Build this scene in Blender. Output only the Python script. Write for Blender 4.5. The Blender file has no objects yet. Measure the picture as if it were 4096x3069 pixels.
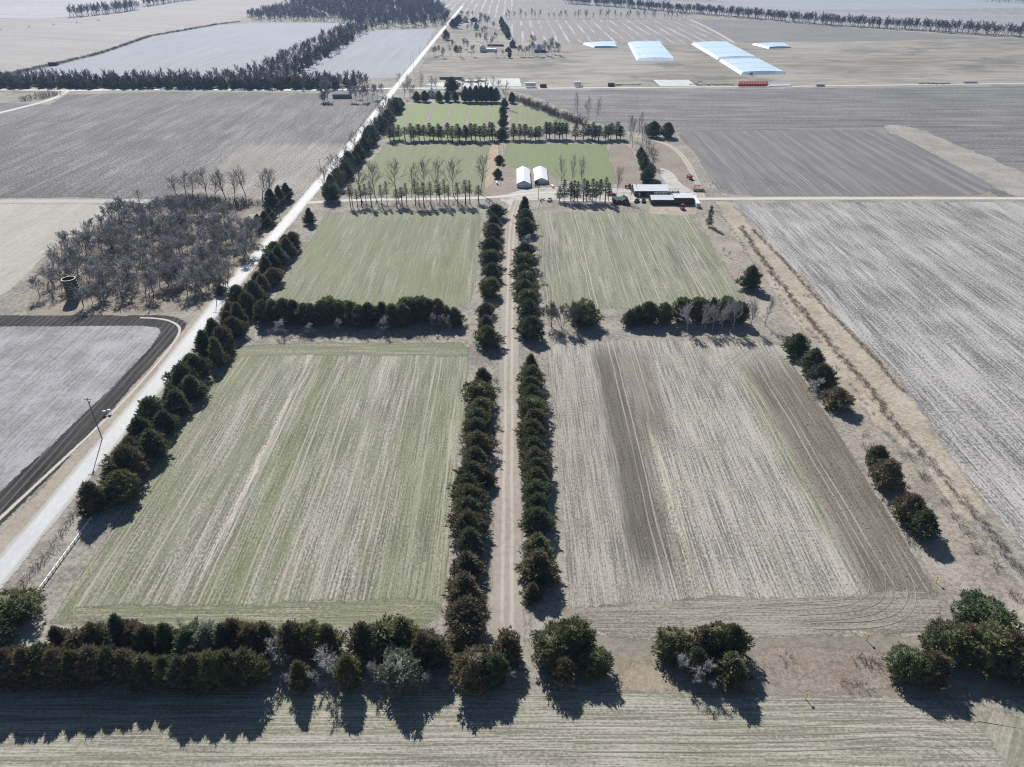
import bpy, math, random
import numpy as np
from mathutils import Vector, Matrix

# ------------------------------------------------------------------ camera, sky, sun, exposure
scene = bpy.context.scene
COL = scene.collection
CAM_H = 130.0
PITCH = math.radians(31.7)
FPX, PCX, PCY = 2840.0, 2048.0, 1534.5      # survey constants: focal length and centre, in photo pixels
SUN_EL, SUN_AZ = math.radians(38.0), math.radians(-18.0)   # sun ahead of the camera, a little to the left

cam_data = bpy.data.cameras.new("camera")
cam = bpy.data.objects.new("camera", cam_data)
COL.objects.link(cam)
cam.location = (0, 0, CAM_H)
cam.rotation_euler = (math.pi / 2 - PITCH, 0, 0)
cam_data.sensor_width = 36.0
cam_data.lens = 36.0 * FPX / 4096.0
cam_data.clip_start = 0.5
cam_data.clip_end = 40000.0
scene.camera = cam

world = bpy.data.worlds.new("World")
scene.world = world
world.use_nodes = True
wn = world.node_tree
bg = wn.nodes["Background"]
sky = wn.nodes.new("ShaderNodeTexSky")
sky.sky_type = 'NISHITA'
sky.sun_disc = False
sky.sun_elevation = SUN_EL
sky.sun_rotation = SUN_AZ
sky.air_density = 1.0
sky.dust_density = 0.2
sky.ozone_density = 2.0
wn.links.new(sky.outputs[0], bg.inputs[0])
bg.inputs[1].default_value = 0.05

sun_data = bpy.data.lights.new("sun", 'SUN')
sun_data.energy = 5.0
sun_data.angle = math.radians(0.53)
sun_data.color = (1.0, 0.965, 0.92)
sun = bpy.data.objects.new("sun", sun_data)
COL.objects.link(sun)
sdir = Vector((math.sin(SUN_AZ) * math.cos(SUN_EL), math.cos(SUN_AZ) * math.cos(SUN_EL), math.sin(SUN_EL)))
sun.rotation_euler = sdir.to_track_quat('Z', 'Y').to_euler()
sun.location = (0, 0, 300)

vs = scene.view_settings
vs.view_transform = 'Standard'
vs.look = 'None'
vs.exposure = 0.35
vs.gamma = 1.0
vs.use_curve_mapping = False
scene.cycles.use_denoising = True
scene.cycles.denoiser = 'OPENIMAGEDENOISE'
scene.cycles.denoising_input_passes = 'RGB_ALBEDO_NORMAL'
scene.cycles.denoising_prefilter = 'NONE'
scene.cycles.filter_width = 1.15
scene.cycles.max_bounces = 5
scene.cycles.diffuse_bounces = 2
scene.cycles.glossy_bounces = 2
scene.cycles.transmission_bounces = 2
scene.cycles.volume_bounces = 1
scene.cycles.transparent_max_bounces = 24

# ------------------------------------------------------------------ helpers
SP, CP = math.sin(PITCH), math.cos(PITCH)
def G(sx, sy, z=0.0):
    """ground survey: where the sight line through a photo pixel meets the level z"""
    dx, dy = (sx - PCX) / FPX, (sy - PCY) / FPX
    d = (dx, CP - dy * SP, -SP - dy * CP)
    t = (CAM_H - z) / -d[2]
    return (d[0] * t, d[1] * t)
def depth(x, y, z=0.0):
    return y * CP + (CAM_H - z) * SP
def px2m(px, x, y, z=0.0):
    return px * depth(x, y, z) / FPX
def Z_at(x, y, sy):
    """height above the point (x, y) seen at picture row sy"""
    k = (sy - PCY) / FPX
    return CAM_H - y * (SP + k * CP) / (CP - k * SP)

RNG = random.Random(7)
ORD = ["first","second","third","fourth","fifth","sixth","seventh","eighth","ninth","tenth","eleventh","twelfth","thirteenth",
       "fourteenth","fifteenth","sixteenth","seventeenth","eighteenth","nineteenth"]
TENS = {2: ("twentieth","twenty"), 3: ("thirtieth","thirty"), 4: ("fortieth","forty"), 5: ("fiftieth","fifty")}
def ordw(n):
    if n < 20: return ORD[n - 1]
    t, u = divmod(n, 10)
    return TENS[t][0] if u == 0 else TENS[t][1] + "-" + ORD[u - 1]

def tag(o, label=None, cat=None, group=None, kind=None):
    if label: o["label"] = label
    if cat: o["category"] = cat
    if group: o["group"] = group
    if kind: o["kind"] = kind
    return o
def empty(name, loc=(0, 0, 0), rz=0.0):
    o = bpy.data.objects.new(name, None)
    COL.objects.link(o)
    o.location = loc
    o.rotation_euler = (0, 0, rz)
    o.empty_display_size = 0.5
    return o
def mesh_obj(name, me, parent=None, mat=None):
    o = bpy.data.objects.new(name, me)
    COL.objects.link(o)
    if parent is not None: o.parent = parent
    if mat is not None: me.materials.append(mat)
    return o
def np_mesh(name, V, F3, mats=None, midx=None):
    me = bpy.data.meshes.new(name)
    V = np.asarray(V, dtype=np.float32); F3 = np.asarray(F3, dtype=np.int32)
    me.vertices.add(len(V)); me.vertices.foreach_set("co", V.ravel())
    n = len(F3)
    me.loops.add(n * 3); me.loops.foreach_set("vertex_index", F3.ravel())
    me.polygons.add(n)
    me.polygons.foreach_set("loop_start", np.arange(0, n * 3, 3, dtype=np.int32))
    if mats:
        for m in mats: me.materials.append(m)
    if midx is not None: me.polygons.foreach_set("material_index", np.asarray(midx, dtype=np.int32))
    me.update(calc_edges=True)
    me.validate()
    return me

class MB:
    """collects boxes, prisms and tubes; build() links them as one mesh"""
    def __init__(s): s.v, s.f = [], []
    def add(s, vs_, fs_):
        k = len(s.v); s.v += [tuple(p) for p in vs_]; s.f += [tuple(i + k for i in f) for f in fs_]; return s
    def box(s, x0, x1, y0, y1, z0, z1):
        return s.add([(x0,y0,z0),(x1,y0,z0),(x1,y1,z0),(x0,y1,z0),(x0,y0,z1),(x1,y0,z1),(x1,y1,z1),(x0,y1,z1)],
                     [(0,3,2,1),(4,5,6,7),(0,1,5,4),(1,2,6,5),(2,3,7,6),(3,0,4,7)])
    def prism(s, pts, d0, d1, axis='y'):
        """extrude a profile: pts are (a, z); axis is the extrusion axis"""
        n = len(pts)
        if axis == 'y': A = [(a, d0, z) for a, z in pts]; B = [(a, d1, z) for a, z in pts]
        else: A = [(d0, a, z) for a, z in pts]; B = [(d1, a, z) for a, z in pts]
        return s.add(A + B, [tuple(range(n)), tuple(range(2*n-1, n-1, -1))] + [(i, i+n, (i+1)%n+n, (i+1)%n) for i in range(n)])
    def tube(s, p0, p1, r0, r1=None, n=8, cap=True):
        r1 = r0 if r1 is None else r1
        p0, p1 = Vector(p0), Vector(p1); d = (p1 - p0).normalized()
        a = d.orthogonal().normalized(); b = d.cross(a)
        A = [p0 + (a*math.cos(t)+b*math.sin(t))*r0 for t in [2*math.pi*i/n for i in range(n)]]
        B = [p1 + (a*math.cos(t)+b*math.sin(t))*r1 for t in [2*math.pi*i/n for i in range(n)]]
        f = [(i, (i+1)%n, (i+1)%n+n, i+n) for i in range(n)]
        if cap: f += [tuple(range(n-1, -1, -1)), tuple(range(n, 2*n))]
        return s.add(A + B, f)
    def lathe(s, prof, c=(0,0), n=16):
        """prof: list of (r, z) around the vertical through c"""
        V, F = [], []
        for r, z in prof:
            V += [(c[0]+r*math.cos(2*math.pi*i/n), c[1]+r*math.sin(2*math.pi*i/n), z) for i in range(n)]
        for j in range(len(prof)-1):
            F += [(j*n+i, j*n+(i+1)%n, (j+1)*n+(i+1)%n, (j+1)*n+i) for i in range(n)]
        return s.add(V, F)
    def mesh(s, name):
        me = bpy.data.meshes.new(name); me.from_pydata(s.v, [], s.f); me.update(); return me
    def build(s, name, mat, parent=None, label=None):
        o = mesh_obj(name, s.mesh(name), parent, mat)
        if label: o["label"] = label
        return o

def copy_tree(o, parent=None):
    c = o.copy(); COL.objects.link(c)
    if parent is not None: c.parent = parent
    for ch in o.children: copy_tree(ch, c)
    return c

# ------------------------------------------------------------------ materials
class NT:
    def __init__(s, name):
        s.mat = bpy.data.materials.new(name); s.mat.use_nodes = True
        s.t = s.mat.node_tree; s.b = s.t.nodes["Principled BSDF"]; s.out = s.t.nodes["Material Output"]
    def n(s, typ, **kw):
        nd = s.t.nodes.new(typ)
        for k, v in kw.items(): setattr(nd, k, v)
        return nd
    def set(s, sock, v):
        if isinstance(v, bpy.types.NodeSocket): s.t.links.new(v, sock)
        elif isinstance(v, (tuple, list)) and len(v) == 3 and sock.type == 'RGBA': sock.default_value = (*v, 1)
        else: sock.default_value = v
    def m(s, op, a, b=0.0, c=None, clamp=False):
        nd = s.n("ShaderNodeMath", operation=op, use_clamp=clamp)
        s.set(nd.inputs[0], a); s.set(nd.inputs[1], b)
        if c is not None: s.set(nd.inputs[2], c)
        return nd.outputs[0]
    def mr(s, v, a, b, c=0.0, d=1.0, smooth=True):
        nd = s.n("ShaderNodeMapRange", interpolation_type='SMOOTHSTEP' if smooth else 'LINEAR')
        for i, x in enumerate((v, a, b, c, d)): s.set(nd.inputs[i], x)
        return nd.outputs[0]
    def mix(s, f, a, b, typ='MIX'):
        nd = s.n("ShaderNodeMix", data_type='RGBA', blend_type=typ)
        s.set(nd.inputs[0], f); s.set(nd.inputs[6], a); s.set(nd.inputs[7], b)
        return nd.outputs[2]
    def pos(s): return s.n("ShaderNodeNewGeometry").outputs['Position']
    def noise(s, vec, sc=(1,1,1), detail=2.0, rough=0.55, off=(0,0,0), rz=0.0, dist=0.0):
        mp = s.n("ShaderNodeMapping"); mp.vector_type = 'TEXTURE' if False else 'POINT'
        s.set(mp.inputs[0], vec); mp.inputs['Scale'].default_value = sc; mp.inputs['Location'].default_value = off
        nz = s.n("ShaderNodeTexNoise"); nz.inputs['Scale'].default_value = 1.0
        nz.inputs['Detail'].default_value = detail; nz.inputs['Roughness'].default_value = rough
        nz.inputs['Distortion'].default_value = dist
        s.set(nz.inputs['Vector'], mp.outputs[0])
        return nz.outputs[0]
    def rot(s, vec, a):
        if abs(a) < 1e-6: return vec
        nd = s.n("ShaderNodeVectorRotate", rotation_type='Z_AXIS'); s.set(nd.inputs['Vector'], vec); nd.inputs['Angle'].default_value = a
        return nd.outputs[0]
    def xyz(s, vec):
        nd = s.n("ShaderNodeSeparateXYZ"); s.set(nd.inputs[0], vec); return nd.outputs
    def bump(s, h, strength=0.5, dist=0.1):
        nd = s.n("ShaderNodeBump"); nd.inputs['Strength'].default_value = strength; nd.inputs['Distance'].default_value = dist
        s.set(nd.inputs['Height'], h); s.t.links.new(nd.outputs[0], s.b.inputs['Normal'])
    def finish(s, col, rough=0.9, spec=0.2, fringe=False, vec=None, metallic=0.0):
        s.set(s.b.inputs['Base Color'], col); s.set(s.b.inputs['Roughness'], rough)
        s.b.inputs['Specular IOR Level'].default_value = spec; s.b.inputs['Metallic'].default_value = metallic
        if fringe:
            at = s.n("ShaderNodeAttribute", attribute_name="edge")
            nz = s.noise(vec, (0.9, 0.9, 0.9), 4.0, 0.7)
            nz2 = s.noise(vec, (0.12, 0.12, 0.12), 3.0, 0.6)
            e = s.m('ADD', at.outputs['Fac'], s.m('ADD', s.m('MULTIPLY', s.m('SUBTRACT', nz, 0.5), 1.3), s.m('MULTIPLY', s.m('SUBTRACT', nz2, 0.5), 1.2)))
            a = s.mr(e, 0.30, 0.62)
            a = s.m('MAXIMUM', a, s.m('GREATER_THAN', at.outputs['Fac'], 0.985))
            tr = s.n("ShaderNodeBsdfTransparent"); mx = s.n("ShaderNodeMixShader")
            s.set(mx.inputs[0], a); s.t.links.new(tr.outputs[0], mx.inputs[1]); s.t.links.new(s.b.outputs[0], mx.inputs[2])
            s.t.links.new(mx.outputs[0], s.out.inputs['Surface'])
        return s.mat

def plain(name, col, rough=0.7, spec=0.3, var=0.12, scale=1.2, metallic=0.0, obj=True):
    """paint or timber with uneven weathering"""
    s = NT(name)
    tc = s.n("ShaderNodeTexCoord").outputs['Object']
    nz = s.noise(tc, (scale,)*3, 5.0, 0.65)
    nz2 = s.noise(tc, (scale*0.25, scale*0.25, scale*2.5), 3.0, 0.6, off=(7, 3, 1))
    f = s.m('ADD', s.m('MULTIPLY', nz, 0.6), s.m('MULTIPLY', nz2, 0.4))
    c = s.mix(s.mr(f, 0.3, 0.7), tuple(max(0, x*(1-var)) for x in col), tuple(min(1, x*(1+var*0.6)) for x in col))
    return s.finish(c, rough, spec, metallic=metallic)

def field_mat(name, soil, straw, green=None, ang=0.0, row=0.9, band=6.0, patch=45.0, speck=1.1, lo=0.36, hi=0.64,
              gt=(0.45, 0.62), gamt=0.8, w=(0.35, 0.22, 0.18, 0.5), bands=(), rough=0.85, spec=0.25, tracks=None, bumps=0.6, seed=0.0):
    """soil, straw and green shoots laid out in drilled rows; bands are tilled or sown strips (x0, x1, soft, colour, amount, y0, y1)"""
    s = NT(name)
    P = s.pos(); U = s.rot(P, ang)
    o = (seed*13.7, seed*7.3, seed)
    s1 = s.noise(U, (1/row, 1/(row*45), 0), 2.0, 0.6, off=o)
    s2 = s.noise(U, (1/band, 1/(band*13), 0), 4.0, 0.65, off=(o[1], o[0], 2))
    s3 = s.noise(P, (1/patch,)*3, 4.0, 0.6, off=o)
    sp = s.noise(U, (speck, speck*0.6, 0), 4.0, 0.75, off=(3+seed, 1, 0))
    tot = sum(w)
    f = s.m('MULTIPLY', s1, w[0]/tot)
    for v, ww in ((s2, w[1]), (s3, w[2]), (sp, w[3])):
        f = s.m('MULTIPLY_ADD', v, ww/tot, f)
    fr = s.mr(f, lo, hi)
    c = s.mix(fr, soil, straw)
    if green:
        s4 = s.noise(U, (1/(band*0.8), 1/(band*13), 0), 4.0, 0.7, off=(21+seed*3, 4, 0))
        sp2 = s.noise(U, (speck*0.9, speck*0.35, 0), 4.0, 0.8, off=(5, 8+seed, 0))
        g = s.m('MULTIPLY_ADD', s4, 0.38, s.m('MULTIPLY_ADD', sp2, 0.42, s.m('MULTIPLY', s3, 0.20)))
        g = s.m('MULTIPLY', s.mr(g, gt[0], gt[1]), gamt)
        c = s.mix(g, c, green)
    X = s.xyz(P)
    if bands:
        wob = s.m('MULTIPLY', s.m('SUBTRACT', s.noise(P, (0.3, 0.035, 0), 4.0, 0.7, off=(9, 2, 0)), 0.5), 7.0)
        fine = s.m('MULTIPLY', s.m('SUBTRACT', sp, 0.5), 4.0)
        xx = s.m('ADD', s.m('ADD', X[0], wob), fine)
        yy = s.m('ADD', X[1], s.m('MULTIPLY', wob, 2.0))
        for (x0, x1, soft, bc, amt, y0, y1) in bands:
            k = s.m('MULTIPLY', s.mr(xx, x0-soft, x0+soft), s.mr(xx, x1-soft, x1+soft, 1.0, 0.0))
            k = s.m('MULTIPLY', k, s.m('MULTIPLY', s.mr(yy, y0-12, y0+12), s.mr(yy, y1-12, y1+12, 1.0, 0.0)))
            c = s.mix(s.m('MULTIPLY', k, amt), c, s.mix(fr, tuple(v*0.75 for v in bc), tuple(v*1.3 for v in bc)))
    if tracks:
        # wheel tracks along the rows, a pair every few metres, worn unevenly
        per, tw, tc_, tamt = tracks
        XU = s.xyz(U)
        wob2 = s.m('MULTIPLY', s.m('SUBTRACT', s.noise(P, (0.01, 0.02, 0), 2.0, 0.5), 0.5), 2.5)
        ph = s.m('PINGPONG', s.m('ADD', XU[0], wob2), per/2)
        k = s.mr(s.m('ABSOLUTE', s.m('SUBTRACT', ph, 1.0)), tw*0.4, tw, 1.0, 0.0)
        k = s.m('MULTIPLY', k, s.mr(s.noise(U, (0.12, 0.008, 0), 3.0, 0.6, off=(31, 0, 0)), 0.38, 0.62))
        c = s.mix(s.m('MULTIPLY', k, tamt), c, tc_)
    s.bump(s.m('ADD', s.m('MULTIPLY', sp, 0.7), s.m('MULTIPLY', s1, 0.5)), bumps, 0.25)
    return s.finish(c, rough, spec, fringe=True, vec=P)

def verge_mat(name, a, b, c3=None, sc=0.35, lo=0.35, hi=0.65, spec=0.15, rough=0.9, fringe=True, seed=0.0, stretch=(1, 1)):
    s = NT(name)
    P = s.pos()
    n1 = s.noise(P, (sc*stretch[0], sc*stretch[1], sc), 5.0, 0.7, off=(seed*11, seed*5, 0))
    n2 = s.noise(P, (sc*0.09, sc*0.09, 0), 4.0, 0.6, off=(seed*3, 7, 0))
    n3 = s.noise(P, (2.2, 2.2, 0), 3.0, 0.7, off=(1, seed, 0))
    f = s.m('ADD', s.m('MULTIPLY', n1, 0.42), s.m('MULTIPLY_ADD', n2, 0.28, s.m('MULTIPLY', n3, 0.30)))
    col = s.mix(s.mr(f, lo, hi), a, b)
    if c3:
        n4 = s.noise(P, (sc*0.2, sc*0.2, 0), 4.0, 0.65, off=(2, seed*9+4, 0))
        col = s.mix(s.m('MULTIPLY', s.mr(n4, 0.52, 0.68), 0.75), col, c3)
    s.bump(s.m('ADD', s.m('MULTIPLY', n3, 0.6), n1), 0.5, 0.25)
    return s.finish(col, rough, spec, fringe=fringe, vec=P)

def road_mat(name, track, mid, verge, tw=(0.25, 0.16), rough=0.85, spec=0.3, twotrack=True, seed=0.0):
    """gravel or dirt way; 'across' runs -1 to 1 from edge to edge"""
    s = NT(name)
    P = s.pos()
    ac = s.n("ShaderNodeAttribute", attribute_name="across").outputs['Fac']
    wob = s.m('MULTIPLY', s.m('SUBTRACT', s.noise(P, (0.15, 0.03, 0), 3.0, 0.6, off=(seed, 0, 0)), 0.5), 0.35)
    a = s.m('ABSOLUTE', s.m('ADD', ac, wob))
    n1 = s.noise(P, (0.8, 0.5, 0), 5.0, 0.7, off=(seed*5, 0, 0)); n2 = s.noise(P, (0.06, 0.04, 0), 3.0, 0.6)
    g = s.m('ADD', s.m('MULTIPLY', n1, 0.6), s.m('MULTIPLY', n2, 0.4))
    if twotrack:
        k = s.mr(s.m('ABSOLUTE', s.m('SUBTRACT', a, tw[0]*2)), tw[1]*0.5, tw[1]*1.6, 1.0, 0.0)
        k = s.m('MULTIPLY', k, s.mr(g, 0.32, 0.55, 0.35, 1.0))
        base = s.mix(s.mr(g, 0.38, 0.62), verge, mid)
        c = s.mix(k, base, track)
    else:
        k = s.mr(s.m('ADD', a, s.m('MULTIPLY', s.m('SUBTRACT', g, 0.5), 0.8)), 0.55, 1.05, 1.0, 0.0)
        base = s.mix(s.mr(g, 0.38, 0.62), mid, track)
        c = s.mix(k, verge, base)
    s.bump(n1, 0.35, 0.12)
    return s.finish(c, rough, spec, fringe=True, vec=P)

def leaf_mat(name, a, b, tip, tipamt=0.5, rough=0.75, spec=0.25, sc=0.8):
    s = NT(name)
    tc = s.n("ShaderNodeTexCoord").outputs['Object']
    r = s.n("ShaderNodeObjectInfo").outputs['Random']
    n1 = s.noise(tc, (sc,)*3, 4.0, 0.7); n2 = s.noise(tc, (sc*3.5,)*3, 3.0, 0.7, off=(4, 4, 4))
    c = s.mix(s.mr(s.m('ADD', s.m('MULTIPLY', n1, 0.6), s.m('MULTIPLY', r, 0.4)), 0.25, 0.75), a, b)
    c = s.mix(s.m('MULTIPLY', s.mr(s.m('ADD', s.m('MULTIPLY', n2, 0.6), s.m('MULTIPLY', n1, 0.4)), 0.45, 0.62), tipamt), c, tip)
    s.finish(c, rough, spec)
    tl = s.n("ShaderNodeBsdfTranslucent"); mx = s.n("ShaderNodeMixShader"); mx.inputs[0].default_value = 0.28
    s.set(tl.inputs[0], c); s.t.links.new(s.b.outputs[0], mx.inputs[1]); s.t.links.new(tl.outputs[0], mx.inputs[2]); s.t.links.new(mx.outputs[0], s.out.inputs['Surface'])
    return s.mat
def bark_mat(name, a, b, rough=0.85, spec=0.2):
    s = NT(name)
    tc = s.n("ShaderNodeTexCoord").outputs['Object']
    r = s.n("ShaderNodeObjectInfo").outputs['Random']
    n1 = s.noise(tc, (1.5, 1.5, 0.6), 4.0, 0.7)
    c = s.mix(s.mr(s.m('ADD', s.m('MULTIPLY', n1, 0.65), s.m('MULTIPLY', r, 0.35)), 0.3, 0.7), a, b)
    return s.finish(c, rough, spec)

# ------------------------------------------------------------------ ground: base sheet, fields, roads
STRAW, SOIL, GREEN = (0.435, 0.412, 0.350), (0.112, 0.110, 0.086), (0.138, 0.162, 0.078)
LAYERS = []
def next_z(pts):
    """lowest level free of the sheets already lying there, 6 mm apart"""
    x0, x1 = min(p[0] for p in pts), max(p[0] for p in pts); y0, y1 = min(p[1] for p in pts), max(p[1] for p in pts)
    lv = 1 + max([l for (a, b, c, d, l) in LAYERS if a < x1 and b > x0 and c < y1 and d > y0], default=0)
    LAYERS.append((x0, x1, y0, y1, lv))
    return lv*0.006
def chaikin(p, it):
    for _ in range(it):
        q = []
        for i in range(len(p)):
            a, b = p[i], p[(i+1) % len(p)]
            q.append((a[0]*.78+b[0]*.22, a[1]*.78+b[1]*.22)); q.append((a[0]*.22+b[0]*.78, a[1]*.22+b[1]*.78))
        p = q
    return p
def sheet(name, pts, mat, label=None, rnd=0, fr=1.2, step=4.0, world_pts=False, jit=0.35):
    """a patch of ground as a sheet with a feathered, uneven border"""
    p = list(pts) if world_pts else [G(*q) for q in pts]
    ar = sum(p[i][0]*p[(i+1)%len(p)][1]-p[(i+1)%len(p)][0]*p[i][1] for i in range(len(p)))
    if ar < 0: p.reverse()
    p = chaikin(p, rnd)
    d = []
    for i in range(len(p)):
        a, b = p[i], p[(i+1)%len(p)]
        n = max(1, min(200, int(math.hypot(b[0]-a[0], b[1]-a[1])/step)))
        d += [(a[0]+(b[0]-a[0])*k/n, a[1]+(b[1]-a[1])*k/n) for k in range(n)]
    n = len(d); nor = []
    for i in range(n):
        a, b = d[i-1], d[(i+1)%n]
        tx, ty = b[0]-a[0], b[1]-a[1]; l = math.hypot(tx, ty) or 1
        nor.append((ty/l, -tx/l))
    z = next_z(d)
    r = random.Random(name)
    ph = [r.uniform(0, 6.28) for _ in range(3)]
    V = []
    for s_ in (0.6, -0.6):
        for i in range(n):
            j = jit*fr*(math.sin(i*0.9+ph[0])+math.sin(i*0.37+ph[1])+0.6*math.sin(i*2.1+ph[2]))*0.4
            V.append((d[i][0]+nor[i][0]*(fr*s_+j), d[i][1]+nor[i][1]*(fr*s_+j), z))
    F = [(i, (i+1)%n, n+(i+1)%n, n+i) for i in range(n)] + [tuple(range(n, 2*n))]
    me = bpy.data.meshes.new(name); me.from_pydata(V, [], F); me.update()
    at = me.attributes.new("edge", 'FLOAT', 'POINT')
    at.data.foreach_set("value", [0.0]*n + [1.0]*n)
    o = mesh_obj(name, me, None, mat)
    tag(o, label, None, None, "structure")
    return o
def way(name, pts, width, mat, label=None, fr=0.5, smooth=3, world_pts=False):
    """a road, lane or track along a centre line"""
    p = [Vector((*q, 0)) for q in (pts if world_pts else [G(*q) for q in pts])]
    for _ in range(smooth):
        if len(p) < 3: break
        q = [p[0]]
        for a, b in zip(p, p[1:]): q += [a.lerp(b, .25), a.lerp(b, .75)]
        q.append(p[-1]); p = q
    w = width if callable(width) else (lambda t: width)
    z = next_z(p); V, E, A, F = [], [], [], []
    n = len(p)
    for i in range(n):
        t = (p[min(i+1, n-1)] - p[max(i-1, 0)]).normalized(); s_ = Vector((t.y, -t.x, 0))
        h = w(i/(n-1))/2
        for off, e, a in ((-h-fr, 0, -1), (-h+fr, 1, -0.9), (h-fr, 1, 0.9), (h+fr, 0, 1)):
            c = p[i] + s_*off; V.append((c.x, c.y, z)); E.append(float(e)); A.append(a)
    for i in range(n-1):
        for k in range(3):
            a = i*4+k; F.append((a, a+1, a+5, a+4))
    me = bpy.data.meshes.new(name); me.from_pydata(V, [], F); me.update()
    me.attributes.new("edge", 'FLOAT', 'POINT').data.foreach_set("value", E)
    me.attributes.new("across", 'FLOAT', 'POINT').data.foreach_set("value", A)
    o = mesh_obj(name, me, None, mat)
    tag(o, label, None, None, "structure")
    return o

M = {}
M['ground'] = verge_mat("dormant_grass", (0.165, 0.1517, 0.130), (0.375, 0.3536, 0.310), (0.235, 0.1999, 0.155), sc=0.6, lo=.40, hi=.58, fringe=False)
b = MB().add([(-9000, -600, 0), (9000, -600, 0), (9000, 15000, 0), (-9000, 15000, 0)], [(0, 1, 2, 3)])
tag(b.build("ground", M['ground']), "dormant grey-tan grass land under all the fields", None, None, "structure")

# --- far land, north of the crossroads
M['far_cream'] = field_mat("cream_stubble", (0.255, 0.235, 0.22), (0.42, 0.395, 0.365), None, ang=math.radians(-68), row=6, band=30, patch=160, speck=0.3, lo=.3, hi=.7, rough=0.9, spec=0.2, seed=1)
M['far_white'] = field_mat("frosted_pale_stubble", (0.255, 0.262, 0.285), (0.375, 0.383, 0.405), None, ang=0.0, row=5, band=22, patch=120, speck=0.3, lo=.3, hi=.7, rough=0.9, spec=0.2, seed=2)
M['far_purple'] = field_mat("wet_bean_stubble", (0.20, 0.1845, 0.19), (0.42, 0.4100, 0.42), None, ang=math.radians(-80), row=9, band=40, patch=220, speck=0.2, lo=.38, hi=.66, rough=0.8, spec=0.3, seed=3)
M['far_brown'] = field_mat("far_plough", (0.165, 0.15, 0.145), (0.28, 0.262, 0.25), None, ang=0, row=4, band=24, patch=160, speck=0.3, lo=.34, hi=.66, seed=4)
M['stripes'] = field_mat("windrowed_stubble", (0.17, 0.153, 0.145), (0.285, 0.262, 0.245), None, ang=0, row=3, band=18, patch=120, speck=0.3, lo=.34, hi=.66, seed=5, tracks=(18.0, 1.6, (0.48, 0.4510, 0.40), 0.85))
M['buff_far'] = verge_mat("grazed_buff_pasture", (0.175, 0.1619, 0.138), (0.37, 0.3434, 0.295), (0.14, 0.1312, 0.118), sc=0.06, lo=.38, hi=.60, stretch=(0.25, 1.0), seed=3)

sheet("far_field_haze_brown", [(0,-90),(4096,-90),(4096,30),(3000,15),(2300,10),(1790,20),(0,80)], M['far_brown'], "distant fallow land along the top edge", fr=6, step=60)
sheet("far_wet_field", [(-900,-30),(700,-12),(480,30),(280,66),(150,76),(-300,66),(-900,60)], M['far_purple'], "purple-grey wet stubble field beyond the distant tree belt", fr=6, step=40)
sheet("cream_field", [(-900,74),(150,76),(280,70),(500,40),(730,4),(1000,-12),(1200,-6),(1060,26),(955,86),(870,98),(600,146),(380,218),(200,262),(0,304),(-600,420)], M['far_cream'], "cream stubble field with a centre pivot in it", fr=5, step=25)
sheet("pale_field", [(0,312),(210,268),(395,222),(605,150),(880,101),(1000,93),(1390,92),(1300,150),(1180,230),(1120,305),(700,325),(0,330),(-500,360)], M['far_white'], "pale blue-grey field enclosed by thickets", fr=4, step=20)
sheet("pale_field", [(1425,128),(1500,121),(1745,116),(1690,205),(1618,312),(1230,318),(1200,285),(1330,190)], M['far_white'], "smaller pale blue-grey field beside the far road", fr=3, step=15)
sheet("striped_field", [(1740,-6),(2060,-8),(2150,4),(2060,40),(2000,70),(1950,72),(1850,60),(1790,40)], M['stripes'], "distant brown field with pale windrows", fr=4, step=20)
sheet("far_field", [(2060,0),(2290,8),(2500,35),(2760,60),(2700,72),(2040,76)], M['far_brown'], "bare slope behind the row of far bare trees", fr=4, step=25)
sheet("far_field", [(2300,4),(3200,10),(4300,70),(4300,140),(3600,112),(3100,80),(2700,40)], M['far_purple'], "blue-grey field beyond the long tree belt", fr=5, step=40)
sheet("far_field", [(2800,-8),(4300,-20),(4300,30),(3600,38),(3100,40)], M['far_white'], "topmost pale field beyond the long tree belt", fr=5, step=40)
sheet("striped_field", [(2020,84),(2740,78),(2800,110),(2930,170),(2400,172),(2075,176),(2035,130)], M['stripes'], "buff field combed with pale straight windrows", fr=3, step=15)
M['dark_stub'] = field_mat("dark_ew_stubble", (0.13, 0.122, 0.118), (0.265, 0.252, 0.245), None, ang=math.radians(90), row=2.0, band=12, patch=90, speck=0.35, lo=.36, hi=.64, seed=6)
sheet("dark_stubble_field", [(2760,78),(3000,80),(3400,112),(3900,150),(4000,160),(3500,164),(2950,170),(2810,110)], M['dark_stub'], "dark grey stubble wedge below the long tree belt", fr=3, step=15)
way("pale_strip", [(2760,78),(2850,120),(2935,170)], 7.0, road_mat("strip", (0.45, 0.4305, 0.38),(0.40, 0.3792, 0.34),(0.3, 0.2767, 0.24), twotrack=False), "pale grass strip between two far stubble fields")
sheet("buff_pasture", [(1650,350),(1690,262),(1755,130),(1800,100),(2010,110),(2060,172),(2700,172),(3400,166),(4096,152),(4500,148),(4600,330),(3400,342),(2200,349)], M['buff_far'], "buff pasture where the tarpaulin piles stand", fr=3, step=20)

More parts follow.
